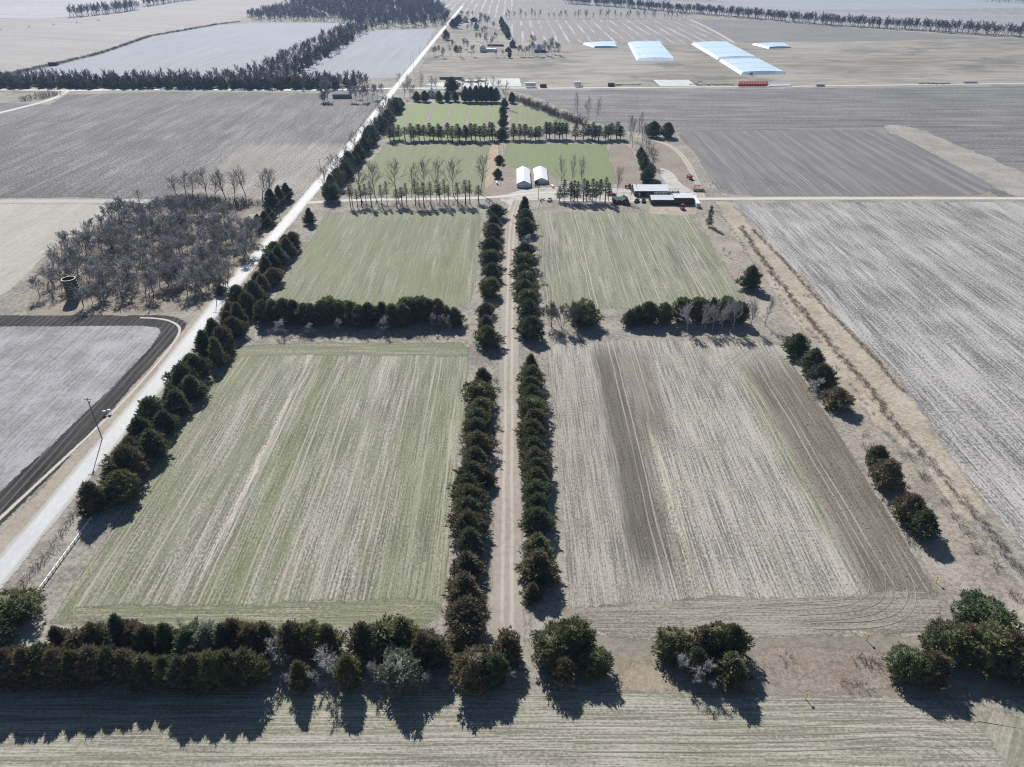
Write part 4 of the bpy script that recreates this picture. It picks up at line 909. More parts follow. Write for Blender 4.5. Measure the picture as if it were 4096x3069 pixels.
# scattered cedars along the fallow field's ditch side, near to far
row([('cedar',3695,2090,7,105,C),('cedar',3650,2032,7.5,110,B),('cedar',3556,1895,7.5,110,B),('cedar',3512,1826,6.5,78,C),('cedar',3355,1592,6.5,92,B),('cedar',3288,1500,7.5,92,C),('conecedar',3258,1440,8,100,C),('cedar',3190,1378,7.5,84,C),('conecedar',3005,1108,9.5,84,C)], "{look}, {n} from the near end along the fallow field's ditch side", "cedars along the ditch side")
for i, (cx, cy, h, w) in enumerate([(3353,1628,5,80), (3284,1540,6,90)]):
    tree("bare_tree", f"leafless pale tree before the ditch-side cedars, {ordw(i+1)} from the near end", "bare tree", None, 'ornament', cx, cy, h, w)
tree("spruce_tree", "lone dark spruce near the white container", "spruce tree", None, 'spruce', 2836, 906, 11.5, 46, None, 'b')
tree("bare_tree", "thin sapling on the verge beyond the pale wheat", "bare tree", None, 'ornament', 2914, 1030, 3.6, 14, None, 'b')
tree("bare_tree", "second thin sapling on the verge, nearer the shaded cedar", "bare tree", None, 'ornament', 2892, 1014, 3.4, 14, None, 'b')

# conifer row between the two left fields
xs = [(1050,1244,8.5,'cedar',O),(1092,1242,8.5,'cedar',C),(1133,1240,9,'cedar',O),(1172,1243,8.5,'conecedar',B),(1215,1256,8,'cedar',C),(1245,1258,8,'cedar',B),(1285,1248,8.5,'cedar',O),(1312,1238,9.5,'roundcedar',C),(1355,1246,8.5,'roundcedar',C),(1400,1250,8.5,'cedar',O),(1438,1262,8,'cedar',C),(1476,1256,8.5,'cedar',C),(1528,1252,8.5,'conecedar',B),(1570,1258,8,'cedar',GR),(1612,1258,8.5,'conecedar',B),(1632,1236,9,'roundcedar',C),(1676,1234,9.2,'roundcedar',C),(1712,1240,8.5,'cedar',B),(1752,1242,8.8,'cedar',B),(1785,1262,7,'conecedar',B),(1818,1266,6.8,'conecedar',O)]
row([(k, x, y, h, 78, m) for (x, y, h, k, m) in xs], "{look}, {n} from the road in the row between the left wheat fields", "conifer row between the left wheat fields")
for i, (x, y, h, w) in enumerate([(1120,1302,6.5,76),(1232,1312,5,54),(1358,1300,6,58),(1424,1288,6.5,44),(1530,1296,7.5,60),(1735,1284,7.5,56),(1770,1284,7,50),(1792,1288,6.5,44)]):
    tree("bare_tree", f"small pale leafless tree, {ordw(i+1)} from the road, before the left conifer row", "bare tree", "small bare trees before the left conifer row", 'ornament', x, y, h, w)
for i, (x, y, h) in enumerate([(1062,1348,1.8),(1155,1352,1.6),(1210,1356,1.8),(1300,1352,1.7),(1400,1350,1.5),(1472,1352,2.2),(1560,1348,1.6),(1620,1348,2.0),(1668,1348,1.8),(1715,1340,1.6)]):
    bush("bare_shrub", f"low grey shrub, {ordw(i+1)} from the road, at the foot of the left conifer row", "shrubs at the foot of the left conifer row", x, y, h, 4.0)
# row between the two right fields
row([('multi',2208,1262,9,80,'wood_twig2'),('multi',2250,1266,9.5,100,'wood_twig2'),('multi',2292,1260,9,86,'wood_twig2'),('roundcedar',2340,1250,8.2,104,C)], "{look}, {n} from the lane in the clump right of the lane", "clump beside the lane's mid gap")
row([('cedar',2522,1272,6,56,GR),('cedar',2552,1262,7,60,GR),('cedar',2596,1250,8.5,76,O),('cedar',2660,1252,8,72,O),('roundcedar',2730,1238,9,72,C),('roundcedar',2795,1236,9,72,C),('conecedar',2850,1238,9,60,C),('roundcedar',2905,1236,9.4,74,C),('roundcedar',2960,1250,8,60,C)], "{look}, {n} from the lane in the row between the right fields", "cedar row between the right fields")
row([('whitebark',2757,1266,11,86,None),('whitebark',2812,1268,10.5,76,None),('whitebark',2858,1268,10,70,None),('whitebark',2896,1260,11,72,None),('whitebark',2945,1262,11.5,76,None),('whitebark',3014,1262,11,66,None),('whitebark',3072,1246,11.5,60,None)], "{look}, {n} from the lane before the right cedar row", "pale-barked trees before the right cedar row")

# roadside row, near to far (right of the gravel road)
side = []
rr = random.Random(5)
N1 = 38
for i in range(N1):
    t = i/(N1-1)
    # the row runs parallel to the road, a few metres inside
    ax, ay = G(395, 2010, 3.5); bx, by = G(1158, 968, 3.5)
    x = ax+(bx-ax)*t + rr.uniform(-1.6, 1.6) + (2.2 if i % 2 else -2.0); y = ay+(by-ay)*t + rr.uniform(-1, 1)
    side.append((x, y))
for i, (x, y) in enumerate(side):
    k = rr.choice(['cedar', 'conecedar', 'conecedar', 'cedar']); m = rr.choice([None, None, None, 'cedar_bronze', 'cedar_olive'])
    look = LOOK.get(m, "dark green")
    r0 = random.Random(i*31); v = PROTO[k][r0.randrange(len(PROTO[k]))]
    h = r0.uniform(7.2, 10.8); w = r0.uniform(7.0, 9.2)
    o = empty("cedar_tree", (x, y, 0), r0.uniform(0, 6.28)); mesh_obj("trunk", v[0], o); c = mesh_obj("crown", v[1], o)
    if m: c.material_slots[0].link = 'OBJECT'; c.material_slots[0].material = M[m]
    o.scale = (w/v[4], w/v[4], h/v[3])
    tag(o, f"{look} cedar, {ordw(i+1)} from the near end of the row beside the gravel road", "cedar", "roadside cedar row")
for i, (cx, cy, w) in enumerate([(500,1922,90),(620,1738,100),(590,1705,70),(690,1640,80),(790,1530,80),(880,1360,70),(905,1300,70),(1020,1130,44),(1045,1050,40),(1085,1085,44)]):
    tree("bare_tree", f"pale leafless sapling among the roadside cedars, {ordw(i+1)} from the near end", "bare tree", "saplings among the roadside cedars", 'ornament', cx, cy, 5, w)
tree("cedar_tree", "single cedar at the mouth of the driveway", "cedar", None, 'conecedar', 1236, 865, 9, 50, C)
# far part of the roadside row
N2 = 26
ax, ay = G(1315, 800); bx, by = G(1592, 432)
for i in range(N2):
    t = i/(N2-1); r0 = random.Random(900+i)
    x = ax+(bx-ax)*t + r0.uniform(-2, 2); y = ay+(by-ay)*t + r0.uniform(-2, 2)
    k = r0.choice(['cedar', 'conecedar', 'cedar', 'pine']); v = PROTO[k][r0.randrange(len(PROTO[k]))]
    h = r0.uniform(9, 12.5) if k != 'pine' else r0.uniform(11, 14); w = r0.uniform(7.5, 9.5)
    o = empty("cedar_tree" if k != 'pine' else "pine_tree", (x, y, 0), r0.uniform(0, 6.28)); mesh_obj("trunk", v[0], o); mesh_obj("crown", v[1], o)
    o.scale = (w/v[4], w/v[4], h/v[3])
    tag(o, f"dark {'cedar' if k != 'pine' else 'pine'}, {ordw(i+1)} beyond the driveway mouth in the roadside row", "cedar" if k != 'pine' else "pine tree", "far roadside conifer row")
for i in range(12):
    t = (i+.3)/12; r0 = random.Random(950+i)
    x = ax+(bx-ax)*t + r0.uniform(-6, 3); y = ay+(by-ay)*t + r0.uniform(-4, 4)
    v = PROTO['tall'][i % 4]; h = r0.uniform(14, 20); s_ = h/v[3]
    o = empty("bare_tree", (x, y, 0), r0.uniform(0, 6.28)); mesh_obj("trunk", v[0], o); mesh_obj("crown", v[1], o)
    o.scale = (s_*1.1, s_*1.1, s_)
    tag(o, f"tall leafless tree, {ordw(i+1)} beyond the driveway mouth, among roadside conifers", "bare tree", "tall bare trees by the road")

# driveway row
for i, (x, y, h, w) in enumerate([(1335,800,12,80),(1442,790,21,80),(1500,786,22,86),(1591,790,24,96),(1645,790,21,72),(1699,786,24,86),(1757,786,24,80),(1815,786,24,96),(1923,778,24,86)]):
    tree("bare_tree", f"tall leafless driveway tree, {ordw(i+1)} from the road", "bare tree", "tall bare trees along the driveway", 'tall', x, y, h, w, None, 'b')
for i, zx in enumerate([275,297,312,345,370,395,450,485,540,565,590,640,660,690,730,752,776,802,828,870,910,945,980]):
    r0 = random.Random(i); y = 350 + (655 - max(0, zx-700)*0.05)*.7233
    tree("pine_tree", f"thin dry driveway pine on a bare stem, {ordw(i+1)} from the road", "pine tree", "thin pines along the driveway", 'sparsepine', 1200+zx*.7233+r0.uniform(-5, 5), y+r0.uniform(-5, 5), r0.uniform(10, 16), r0.uniform(28, 46), None, 'b')
# pines right of the junction, before the brown barn
for i, (x, y, h, w) in enumerate([(2237,806,9,40),(2256,806,13,44),(2282,808,12,46),(2296,809,13,44),(2310,807,12,40),(2333,808,14,44),(2346,810,13,40),(2368,809,14,46),(2383,806,12,40),(2399,804,13,44),(2420,811,15,48),(2434,806,11,36)]):
    tree("pine_tree", f"pine beside the gravel yard, {ordw(i+1)} from the lane junction", "pine tree", "pines beside the gravel yard", 'pine' if i not in (5, 10) else 'sparsepine', x, y, h, w, None, 'b')
for i, (x, y, h, w) in enumerate([(2241,765,22,50),(2283,762,22,46),(2330,770,22,44),(2464,790,19,46),(2520,812,12,20)]):
    tree("bare_tree", f"tall leafless tree rising behind the yard pines, {ordw(i+1)} from the lane junction", "bare tree", "tall bare trees behind the yard pines", 'tall', x, y, h, w, None, 'b')
tree("cedar_tree", "small cedar beside the white fence, farther of two", "cedar", None, 'cedar', 1998, 656, 6, 30, None, 'b')
tree("cedar_tree", "small cedar beside the white fence, nearer of two", "cedar", None, 'cedar', 1991, 712, 6, 30, None, 'b')

# pine row across, north of the farm
L = [500,522,546,590,616,634,652,690,718,745,768,786,810,842,866,890,906,930,946,976,1000,1020,1042,1066]
for i, zx in enumerate(L):
    r0 = random.Random(40+i)
    tree("pine_tree", f"pine of the far cross row, {ordw(len(L)-i)} towards the road from the lane line", "pine tree", "far cross row, road side", 'sparsepine' if i in (3, 4) else 'pine', 1200+zx*.7233+r0.uniform(-6, 6), 562+r0.uniform(-5, 5), r0.uniform(10, 13.5), r0.uniform(42, 58), None, 'b')
Rr = [1185,1215,1250,1276,1300,1326,1356,1386,1412,1440,1456,1478,1526,1560,1592,1612,1632,1656,1690,1706,1724,1750,1776]
for i, zx in enumerate(Rr):
    r0 = random.Random(80+i)
    tree("pine_tree", f"pine of the far cross row, {ordw(i+1)} towards the tilled field from the lane line", "pine tree", "far cross row, field side", 'pine', 1200+zx*.7233+r0.uniform(-6, 6), 558+r0.uniform(-5, 5), r0.uniform(10, 13), r0.uniform(42, 58), None, 'b')
for i, (x, y, h) in enumerate([(1560,565,14),(1575,566,13),(1640,562,12),(2240,556,15),(2055,558,11)]):
    tree("bare_tree", f"leafless tree in the far cross row, {ordw(i+1)} of five", "bare tree", "bare trees in the far cross row", 'tall', x, y, h, None, None, 'b')
# short cedar line on the lane axis, north
for i, (x, y, h, w) in enumerate([(2008,560,9,44),(2012,510,8,30),(2014,488,8,28),(2012,462,8,26),(2018,430,8,26)]):
    tree("cedar_tree", f"cedar on the lane line north of the hoop barns, {ordw(i+1)} counted away", "cedar", "cedars on the lane line", 'cedar', x, y, h, w, None, 'b')
tree("bare_tree", "big leafless tree at the far end of the lane line", "bare tree", None, 'tall', 2021, 432, 25, 40, None, 'b')
# right-hand grove beyond the brown barn
for i, (x, y, h, w) in enumerate([(2585,730,9,44),(2598,716,10,40),(2578,690,10,36),(2572,668,10,34),(2560,640,9,30)]):
    tree("cedar_tree", f"dark cedar behind the brown barn, {ordw(i+1)} counted away", "cedar", "cedars behind the brown barn", 'cedar', x, y, h, w, None, 'b')
for i, (x, y, h, w) in enumerate([(2612,726,21,56),(2590,660,19,50),(2560,610,22,44),(2548,575,24,44),(2530,590,22,44),(2520,560,20,40),(2585,600,17,40)]):
    tree("bare_tree", f"tall leafless tree behind the brown barn, {ordw(i+1)} counted away", "bare tree", "bare trees behind the brown barn", 'tall', x, y, h, w, None, 'b')
tree("cedar_tree", "dark cedar at the tilled field's corner, first of the pair", "cedar", None, 'cedar', 2612, 548, 12, 54, None, 'b')
tree("cedar_tree", "dark cedar at the tilled field's corner, second of the pair", "cedar", None, 'cedar', 2668, 550, 11.5, 50, None, 'b')
for i, (x, y, h) in enumerate([(2311,482,24),(2350,490,22),(2384,500,23)]):
    tree("bare_tree", f"slender tall leafless tree on the diagonal hedge, {ordw(i+1)} counted towards the tilled field", "bare tree", "three tall trees on the diagonal hedge", 'tall', x, y, h, 34, None, 'b')
# windbreak behind the lush field
for i, (x, y, h, w) in enumerate([(1668,405,9,28),(1700,407,10,30),(1757,407,10,30),(1790,406,10,28),(1822,406,9,26),(1862,408,14,30),(1882,408,14,30),(1905,408,15,30),(1925,408,15,30),(1945,408,15,30),(1965,408,14,28),(1984,408,13,28),(2048,412,10,26)]):
    tree("cedar_tree", f"dark cedar of the farmhouse windbreak, {ordw(i+1)} from the road", "cedar", "farmhouse windbreak", 'cedar', x, y, h, w, None, 'b')
tree("pine_tree", "broad dark pine behind the farmhouse", "pine tree", None, 'cedar', 1808, 370, 15, 46, None, 'b')
for i, (x, y, h) in enumerate([(1684,372,20),(1640,385,15),(1655,395,13),(1616,395,16),(1725,362,14),(1748,362,13),(1846,390,20),(1880,380,17),(1910,378,18),(1940,378,17),(1968,380,18),(1990,382,16),(1630,360,17),(1600,345,14)]):
    tree("bare_tree", f"leafless tree round the white farmhouse, {ordw(i+1)} of fourteen from the road", "bare tree", "bare trees round the white farmhouse", 'tall', x, y, h, 40, None, 'b', parts=False)

# the leafless wood left of the road
rw = random.Random(77)
poly = [G(*q) for q in [(140,1225),(170,1090),(290,985),(480,880),(640,850),(780,830),(960,870),(1060,930),(1000,1040),(900,1170),(700,1205),(480,1215),(300,1235)]]
def inside(p, poly):
    c = False
    for i in range(len(poly)):
        (x1, y1), (x2, y2) = poly[i-1], poly[i]
        if (y1 > p[1]) != (y2 > p[1]) and p[0] < (x2-x1)*(p[1]-y1)/(y2-y1)+x1: c = not c
    return c
def fill(poly, n, mind, rr_):
    x0, x1 = min(p[0] for p in poly), max(p[0] for p in poly); y0, y1 = min(p[1] for p in poly), max(p[1] for p in poly)
    out, tries = [], 0
    while len(out) < n and tries < 40000:
        tries += 1
        p = (rr_.uniform(x0, x1), rr_.uniform(y0, y1))
        if inside(p, poly) and all((p[0]-q[0])**2+(p[1]-q[1])**2 > mind*mind for q in out): out.append(p)
    return out
house_c = G(1000, 885); silo_c = G(297, 1185)
WOOD = [p for p in fill(poly, 100, 4.6, rw) if math.hypot(p[0]-house_c[0], p[1]-house_c[1]) > 9 and math.hypot(p[0]-silo_c[0], p[1]-silo_c[1]) > 4.5]
for i, (x, y) in enumerate(WOOD):
    k = rw.choice(['wood', 'wood', 'multi']); v = PROTO[k][rw.randrange(len(PROTO[k]))]
    h = rw.uniform(8, 13); s_ = h/v[3]
    o = empty("bare_tree", (x, y, 0), rw.uniform(0, 6.28)); mesh_obj("trunk", v[0], o); mesh_obj("crown", v[1], o)
    o.scale = (s_*1.4, s_*1.4, s_)
    tag(o, "leafless grey tree in the wood left of the gravel road", "bare tree", "trees of the leafless wood")
for i, (x, y, h) in enumerate([(715,800,15),(745,795,17),(770,798,17),(830,800,19),(860,806,18),(905,806,20),(940,806,18),(985,790,19),(1050,802,19),(1080,796,19),(560,815,9)]):
    tree("bare_tree", f"tall leafless tree behind the wood, {ordw(i+1)} of eleven, counted towards the road", "bare tree", "tall trees at the back of the wood", 'tall', x, y, h, None, None, 'b', trunkmat='bark')
for i, (x, y, h, w) in enumerate([(830,1085,6,54),(880,1160,4.5,40)]):
    tree("cedar_tree", ["olive cedar inside the edge of the leafless wood", "small brownish cedar at the wood's road corner"][i], "cedar", None, 'cedar', x, y, h, w, B)
tree("bare_tree", "small whitish leafless tree before the wood's cedar", "bare tree", None, 'ornament', 842, 1128, 4, 34)
for i, (x, y, h, w) in enumerate([(1150,800,10,50),(1122,818,11,52),(1090,838,12,60),(1066,905,8.5,56),(1038,916,8,46),(1082,888,8.5,50)]):
    tree("spruce_tree", ["dark spruce by the pole, farthest of the far three", "dark spruce by the pole, middle of the far three", "dark spruce by the pole, biggest of the far three", "dark spruce of the near three, middle one", "bluish spruce of the near three, by the hidden house", "dark spruce of the near three, closest to the road"][i], "spruce tree", "spruces between the hidden house and the road", 'conecedar', x, y, h, w, 'pine', 'b')
BT = fill([G(*q) for q in [(600,815),(690,790),(900,798),(1000,800),(1080,812),(900,850),(700,840)]], 110, 2.0, rw)
scatter("bramble_thicket", [(b_[3], b_[4]) for b_ in BRUSH], [(x, y, rw.uniform(1.6, 2.6), rw.uniform(1, 1.7), rw.uniform(0, 6)) for x, y in BT], M['twig_brown'], "brown bramble thicket behind the leafless wood")
bp = fill(poly, 120, 4.0, rw)
scatter("undergrowth", [(b_[3], b_[4]) for b_ in BRUSH], [(x, y, rw.uniform(1.2, 2.0), rw.uniform(.6, 1.2), rw.uniform(0, 6)) for x, y in bp], M['twig_grey'], "grey undergrowth of the leafless wood")

M['wood_twig'] = bark_mat("wood_twigs", (0.23, 0.22, 0.23), (0.40, 0.385, 0.405))
WM = []
for i in range(4):
    ta = make_bare(340+i, H=11, spread=.6, clear=.2, limbs=9, levels=3, kids=(5, 5, 3), thick=.012, twig=(.5, 1.2), tw=.034, upsw=.8)
    WM.append((np.concatenate([ta[0][0], ta[1][0]]), np.concatenate([ta[0][1], ta[1][1]+len(ta[0][0])])))
wp = [p for p in fill(poly, 190, 3.2, rw) if math.hypot(p[0]-house_c[0], p[1]-house_c[1]) > 9 and math.hypot(p[0]-silo_c[0], p[1]-silo_c[1]) > 4.5 and not (p[1] < silo_c[1]+2 and abs(p[0]-silo_c[0]) < 6)]
scatter("young_growth", WM, [(x, y, rw.uniform(1.0, 1.5), rw.uniform(.65, 1.0), rw.uniform(0, 6)) for x, y in wp], M['wood_twig'], "dense young growth filling the leafless wood")
# ---- thickets along the far county road and the belt beyond
def belt(pts, n, wid, rr_):
    P = [Vector((*G(*q), 0)) for q in pts]; seg = [(b_-a).length for a, b_ in zip(P, P[1:])]; tot = sum(seg); out = []
    for i in range(n):
        d = tot*(i+rr_.random())/n
        for a, b_, s_ in zip(P, P[1:], seg):
            if d <= s_:
                t = (b_-a).normalized(); c = a + t*d + Vector((t.y, -t.x, 0))*rr_.uniform(-wid/2, wid/2); out.append((c.x, c.y)); break
            d -= s_
    return out
rb = random.Random(11)
def put(name, k, x, y, h, wk, label, cat, group, mat=None):
    v = PROTO[k][rb.randrange(len(PROTO[k]))]; s_ = h/v[3]
    o = mesh_obj(name, v[2]); o.location = (x, y, 0); o.rotation_euler = (0, 0, rb.uniform(0, 6.28)); o.scale = (s_*wk, s_*wk, s_)
    if mat: o.material_slots[1].link = 'OBJECT'; o.material_slots[1].material = M[mat]
    return tag(o, label, cat, group)
M['far_grey'] = bark_mat('far_grey_twigs', (0.15, 0.14, 0.15), (0.27, 0.26, 0.275))
SC = []
for i in range(3):
    ta = make_cedar(400+i, 'oval' if i else 'cone', n=110, H=9)
    SC.append((np.concatenate([ta[0][0], ta[1][0]]), np.concatenate([ta[0][1], ta[1][1]+len(ta[0][0])])))
SM = []
for i in range(4):
    ta = make_bare(300+i, H=14, spread=.6, clear=.3, limbs=8, levels=2, kids=(7, 6), thick=.016, twig=(.9, 2.4), tw=.10)
    SM.append((np.concatenate([ta[0][0], ta[1][0]]), np.concatenate([ta[0][1], ta[1][1]+len(ta[0][0])])))
def mass(name, protos, pts, hs, wk, mat, label):
    return scatter(name, protos, [(x, y, rb.uniform(.85, 1.25)*hs*wk, rb.uniform(.75, 1.2)*hs, rb.uniform(0, 6.28)) for x, y in pts], mat, label)
mass("thicket", SC, belt([(-80,346),(400,347),(900,347),(1300,350)], 130, 26, rb), 1.0, 1.3, M['cedar_bronze'], "thicket of brownish cedars along the far county road")
mass("thicket", SC, belt([(-80,344),(400,345),(900,345),(1420,350)], 110, 30, rb), 1.05, 1.25, M['cedar'], "thicket of dark cedars along the far county road")
mass("thicket", SM, belt([(-80,340),(400,340),(900,340),(1480,346)], 300, 44, rb), .95, 1.15, M['far_grey'], "leafless growth standing in the far roadside thicket")
mass("tree_belt", SM, belt([(1000,330),(1180,262),(1290,200),(1370,150),(1440,118)], 330, 60, rb), .9, 1.25, M['twig_brown'], "leafless belt between the two pale fields")
mass("tree_belt", SM, belt([(1080,325),(1220,262),(1310,205),(1390,155),(1450,122)], 90, 30, rb), .75, 1.1, M['far_grey'], "grey fringe of the belt between the two pale fields")
mass("thicket", SC, belt([(1150,305),(1240,250),(1340,190),(1410,150)], 45, 22, rb), .95, 1.2, M['pine'], "evergreens inside the belt between the two pale fields")
for i, (x, y, h) in enumerate([(1300,408,22),(1312,410,12),(1405,408,15),(1425,410,15),(1450,408,16),(1470,405,15),(1490,402,14),(1510,395,14),(1440,395,12),(1530,385,13)]):
    tree("bare_tree", f"leafless tree round the long grey house, {ordw(i+1)} of ten", "bare tree", "bare trees round the long grey house", 'wood', x, y, h, None, None, 'b', parts=False)
tree("pine_tree", "ragged dark pine beside the long grey house", "pine tree", None, 'pine', 1293, 411, 13, 38, None, 'b')

# big wood at the top: front ranks as trees, the mass behind as one wood
fw = [G(*q) for q in [(1436,116),(1600,114),(1740,108),(1786,92),(1790,70),(1770,40),(1740,10),(1640,-8),(1400,-10),(1250,-4),(1150,20),(1210,40),(1300,64),(1340,88)]]
for x, y in belt([(1436,116),(1600,115),(1740,109),(1784,96),(1792,72)], 30, 8, rb):
    put("bare_tree", 'small', x, y, rb.uniform(13, 18), 1.0, "leafless tree in the front rank of the far wood", "bare tree", "front rank of the far wood", 'bark')
def woods(name, poly_, n, mind, hs, label, mat):
    pts = fill(poly_, n, mind, rb)
    return scatter(name, SM, [(x, y, rb.uniform(1.1, 1.5)*hs, rb.uniform(.8, 1.15)*hs, rb.uniform(0, 6.28)) for x, y in pts], mat, label)
M['far_twig'] = bark_mat("far_wood_twigs", (0.085, 0.080, 0.086), (0.155, 0.147, 0.155))
woods("woodland", fw, 1500, 5.0, 1.25, "mass of the big leafless wood beside the far road", M['far_twig'])
woods("woodland", [G(*q) for q in [(985,68),(1010,84),(1100,84),(1250,90),(1330,90),(1240,50),(1180,30),(1100,40)]], 330, 6, 1.05, "thinner leafless wood beyond the pale field", M['far_grey'])
woods("woodland", [G(*q) for q in [(3950,8),(4200,24),(4300,-20),(4000,-14),(3850,-8)]], 200, 14, 1.2, "wood at the top right corner", M['far_twig'])
# distant tree lines
mass("tree_belt", SM, belt([(2270,14),(2500,30),(2700,48),(2970,70),(3314,100),(3700,122),(4025,143),(4300,165)], 560, 36, rb), 1.25, 1.35, M['far_twig'], "long leafless tree belt across the top")
mass("tree_belt", SM, belt([(282,70),(400,58),(500,46),(545,38)], 80, 18, rb), 1.5, 1.1, M['far_twig'], "distant broken tree belt over the cream field")
mass("tree_belt", SM, belt([(580,26),(700,8),(790,-4)], 80, 18, rb), 1.5, 1.1, M['far_twig'], "farther piece of the distant broken belt")
hr_ = sorted(belt([(2010,76),(2300,77),(2760,75)], 36, 8, rb))
for i, (x, y) in enumerate(hr_): put("bare_tree", 'small', x, y, rb.uniform(11, 21), 1.0, f"far hedgerow tree behind the combed field, {ordw(i+1)} from the far road", "bare tree", "far hedgerow trees", 'bark')
# far farm trees
farm = [(1795,180,13),(1830,225,14),(1843,232,15),(1855,195,15),(1870,205,16),(1885,226,15),(1800,215,9),(1812,200,14),(1905,165,13),(1920,170,14),(1938,165,13),(1945,178,12),(1965,190,12),(1975,178,13),(1985,230,10),(1990,165,14),(1775,230,13),(1770,235,11),(1742,222,12),(1735,226,12),(1755,218,12),(1772,120,14),(1850,75,16),(1865,76,15),(1890,72,14),(1925,105,24),(1940,108,22),(1950,110,20),(1915,110,16),(1975,118,14),(2012,228,9),(2075,225,14),(2088,226,15),(2102,226,13),(2117,226,15),(2130,222,18),(2150,228,15),(2165,225,16),(2180,220,19),(2195,228,15),(2205,215,17),(2220,218,17),(2235,222,16),(2140,200,20),(2200,200,18),(1885,120,13),(1870,125,12),(1900,130,14),(1950,140,14),(1930,145,13)]
for i, (x, y, h) in enumerate(farm):
    tree("bare_tree", "leafless yard tree of the far farmstead", "bare tree", "yard trees of the far farmstead", 'wood', x, y, h, None, None, 'b', parts=False)
for i, (x, y, h) in enumerate([(1812,112,15),(1822,110,16),(1830,100,15),(1838,92,15),(2005,100,14),(2012,115,15),(2020,130,15),(2028,145,15),(2032,155,14),(1785,160,15),(1825,208,9),(1905,120,12)]):
    tree("cedar_tree", "dark evergreen of the far farmstead", "cedar", "evergreens of the far farmstead", 'cedar', x, y, h, None, 'pine', 'b', parts=False)
tree("cedar_tree", "small lone brownish cedar before the red far barn", "cedar", None, 'cedar', 2038, 232, 9, 14, B, 'b')
# diagonal hedge
for x, y in belt([(2060,400),(2120,420),(2200,455),(2270,478),(2330,500)], 46, 9, rb):
    bush("bare_shrub", "purple-brown bush of the diagonal hedge", "diagonal hedge bushes", int(x*10), int(y*10), rb.uniform(4, 7), rb.uniform(7, 10), xy=(x, y))
for x, y in belt([(80,405),(180,392),(230,380)], 8, 6, rb):
    bush("bare_shrub", "grey bush on the bank of the farm track", "bushes on the farm track bank", int(x*10), int(y*10), rb.uniform(4, 8), rb.uniform(7, 10), xy=(x, y))
# drainage ditch line between the cream and the pale field
scatter("ditch_growth", [(b_[3], b_[4]) for b_ in BRUSH], [(x, y, rb.uniform(1.5, 3), rb.uniform(.8, 1.6), rb.uniform(0, 6)) for x, y in belt([(0,303),(200,262),(390,218),(600,146),(880,97),(960,88)], 260, 5, rb)], M['twig_brown'], "dark weedy line of the drain between the cream and pale fields")
# ditch line beside the buff strip, and shrubs around it
scatter("ditch_growth", [(b_[3], b_[4]) for b_ in BRUSH], [(x, y, rb.uniform(.35, .9), rb.uniform(.2, .5), rb.uniform(0, 6)) for x, y in belt([(2960,905),(3057,1051),(3190,1220),(3353,1413),(3479,1558),(3564,1678),(3757,1890),(3900,2060),(4060,2260),(4200,2420)], 360, 2.6, rb)], M['wood_twig2'], "dark tangled growth along the ditch")
scatter("field_edge_weeds", [(b_[3], b_[4]) for b_ in BRUSH], [(x, y, rb.uniform(.4, .8), rb.uniform(.2, .4), rb.uniform(0, 6)) for x, y in belt([(3010,918),(3150,1062),(3320,1252),(3480,1420),(3620,1572)], 170, 1.5, rb)], M['twig_brown'], "dark weeds along the stubble field's edge")
sh = [(2868,848),(2880,858),(2888,870),(2898,880),(2905,888),(2925,905),(2930,920),(2940,935),(2950,948),(2958,960),(2965,972),(2975,985),(2985,1000),(3100,1140),(3108,1158),(3118,1182),(3136,1200),(3145,1215),(3178,1255),(3192,1265),(3203,1287),(3230,1320),(3245,1332),(3255,1350),(3268,1352),(3280,1370),(3345,1468),(3350,1480),(3400,1540),(3420,1560),(3440,1600),(3465,1618),(3490,1655),(3545,1735),(3575,1762),(3610,1820),(3640,1830),(3690,1900),(3700,1920),(3780,2010),(3820,2070),(3850,2110),(3225,1185),(3880,2140),(3905,2200),(3985,2270),(4050,2380),(4080,2400),(3500,1790),(3460,1740)]
for i, (x, y) in enumerate(sh):
    big = i >= 36
    bush("bare_shrub", f"low brown shrub on the ditch bank, {ordw(i+1)} counted from the sheds", "shrubs on the ditch bank", x, y, 1.3 if big else 0.8, 3.0 if big else 1.5)
for i, (x, y) in enumerate([(110,2360),(130,2330),(165,2290),(190,2265),(215,2230),(240,2200),(262,2160),(285,2130),(305,2095),(325,2070),(345,2045),(85,2395),(150,2400),(110,2420)]):
    bush("bare_shrub", f"dark bush beside the white rail, {ordw(i+1)} of fourteen", "bushes beside the white rail", x-26, y-10, 1.5, 3.0)
for i, (x, y, h) in enumerate([(3430,2640,1.3),(3480,2650,1.4),(3500,2660,1.2),(3390,2740,.8),(3450,2750,.8),(3150,2640,.7),(3500,1880,1.6),(3480,1820,1.6),(3460,1790,1.2),(3620,2150,1.4),(3650,2180,1.2)]):
    bush("bare_shrub", f"tangled grey bush in the rough ground, {ordw(i+1)} of eleven", "bushes in the rough ground", x, y, h, 3.2)

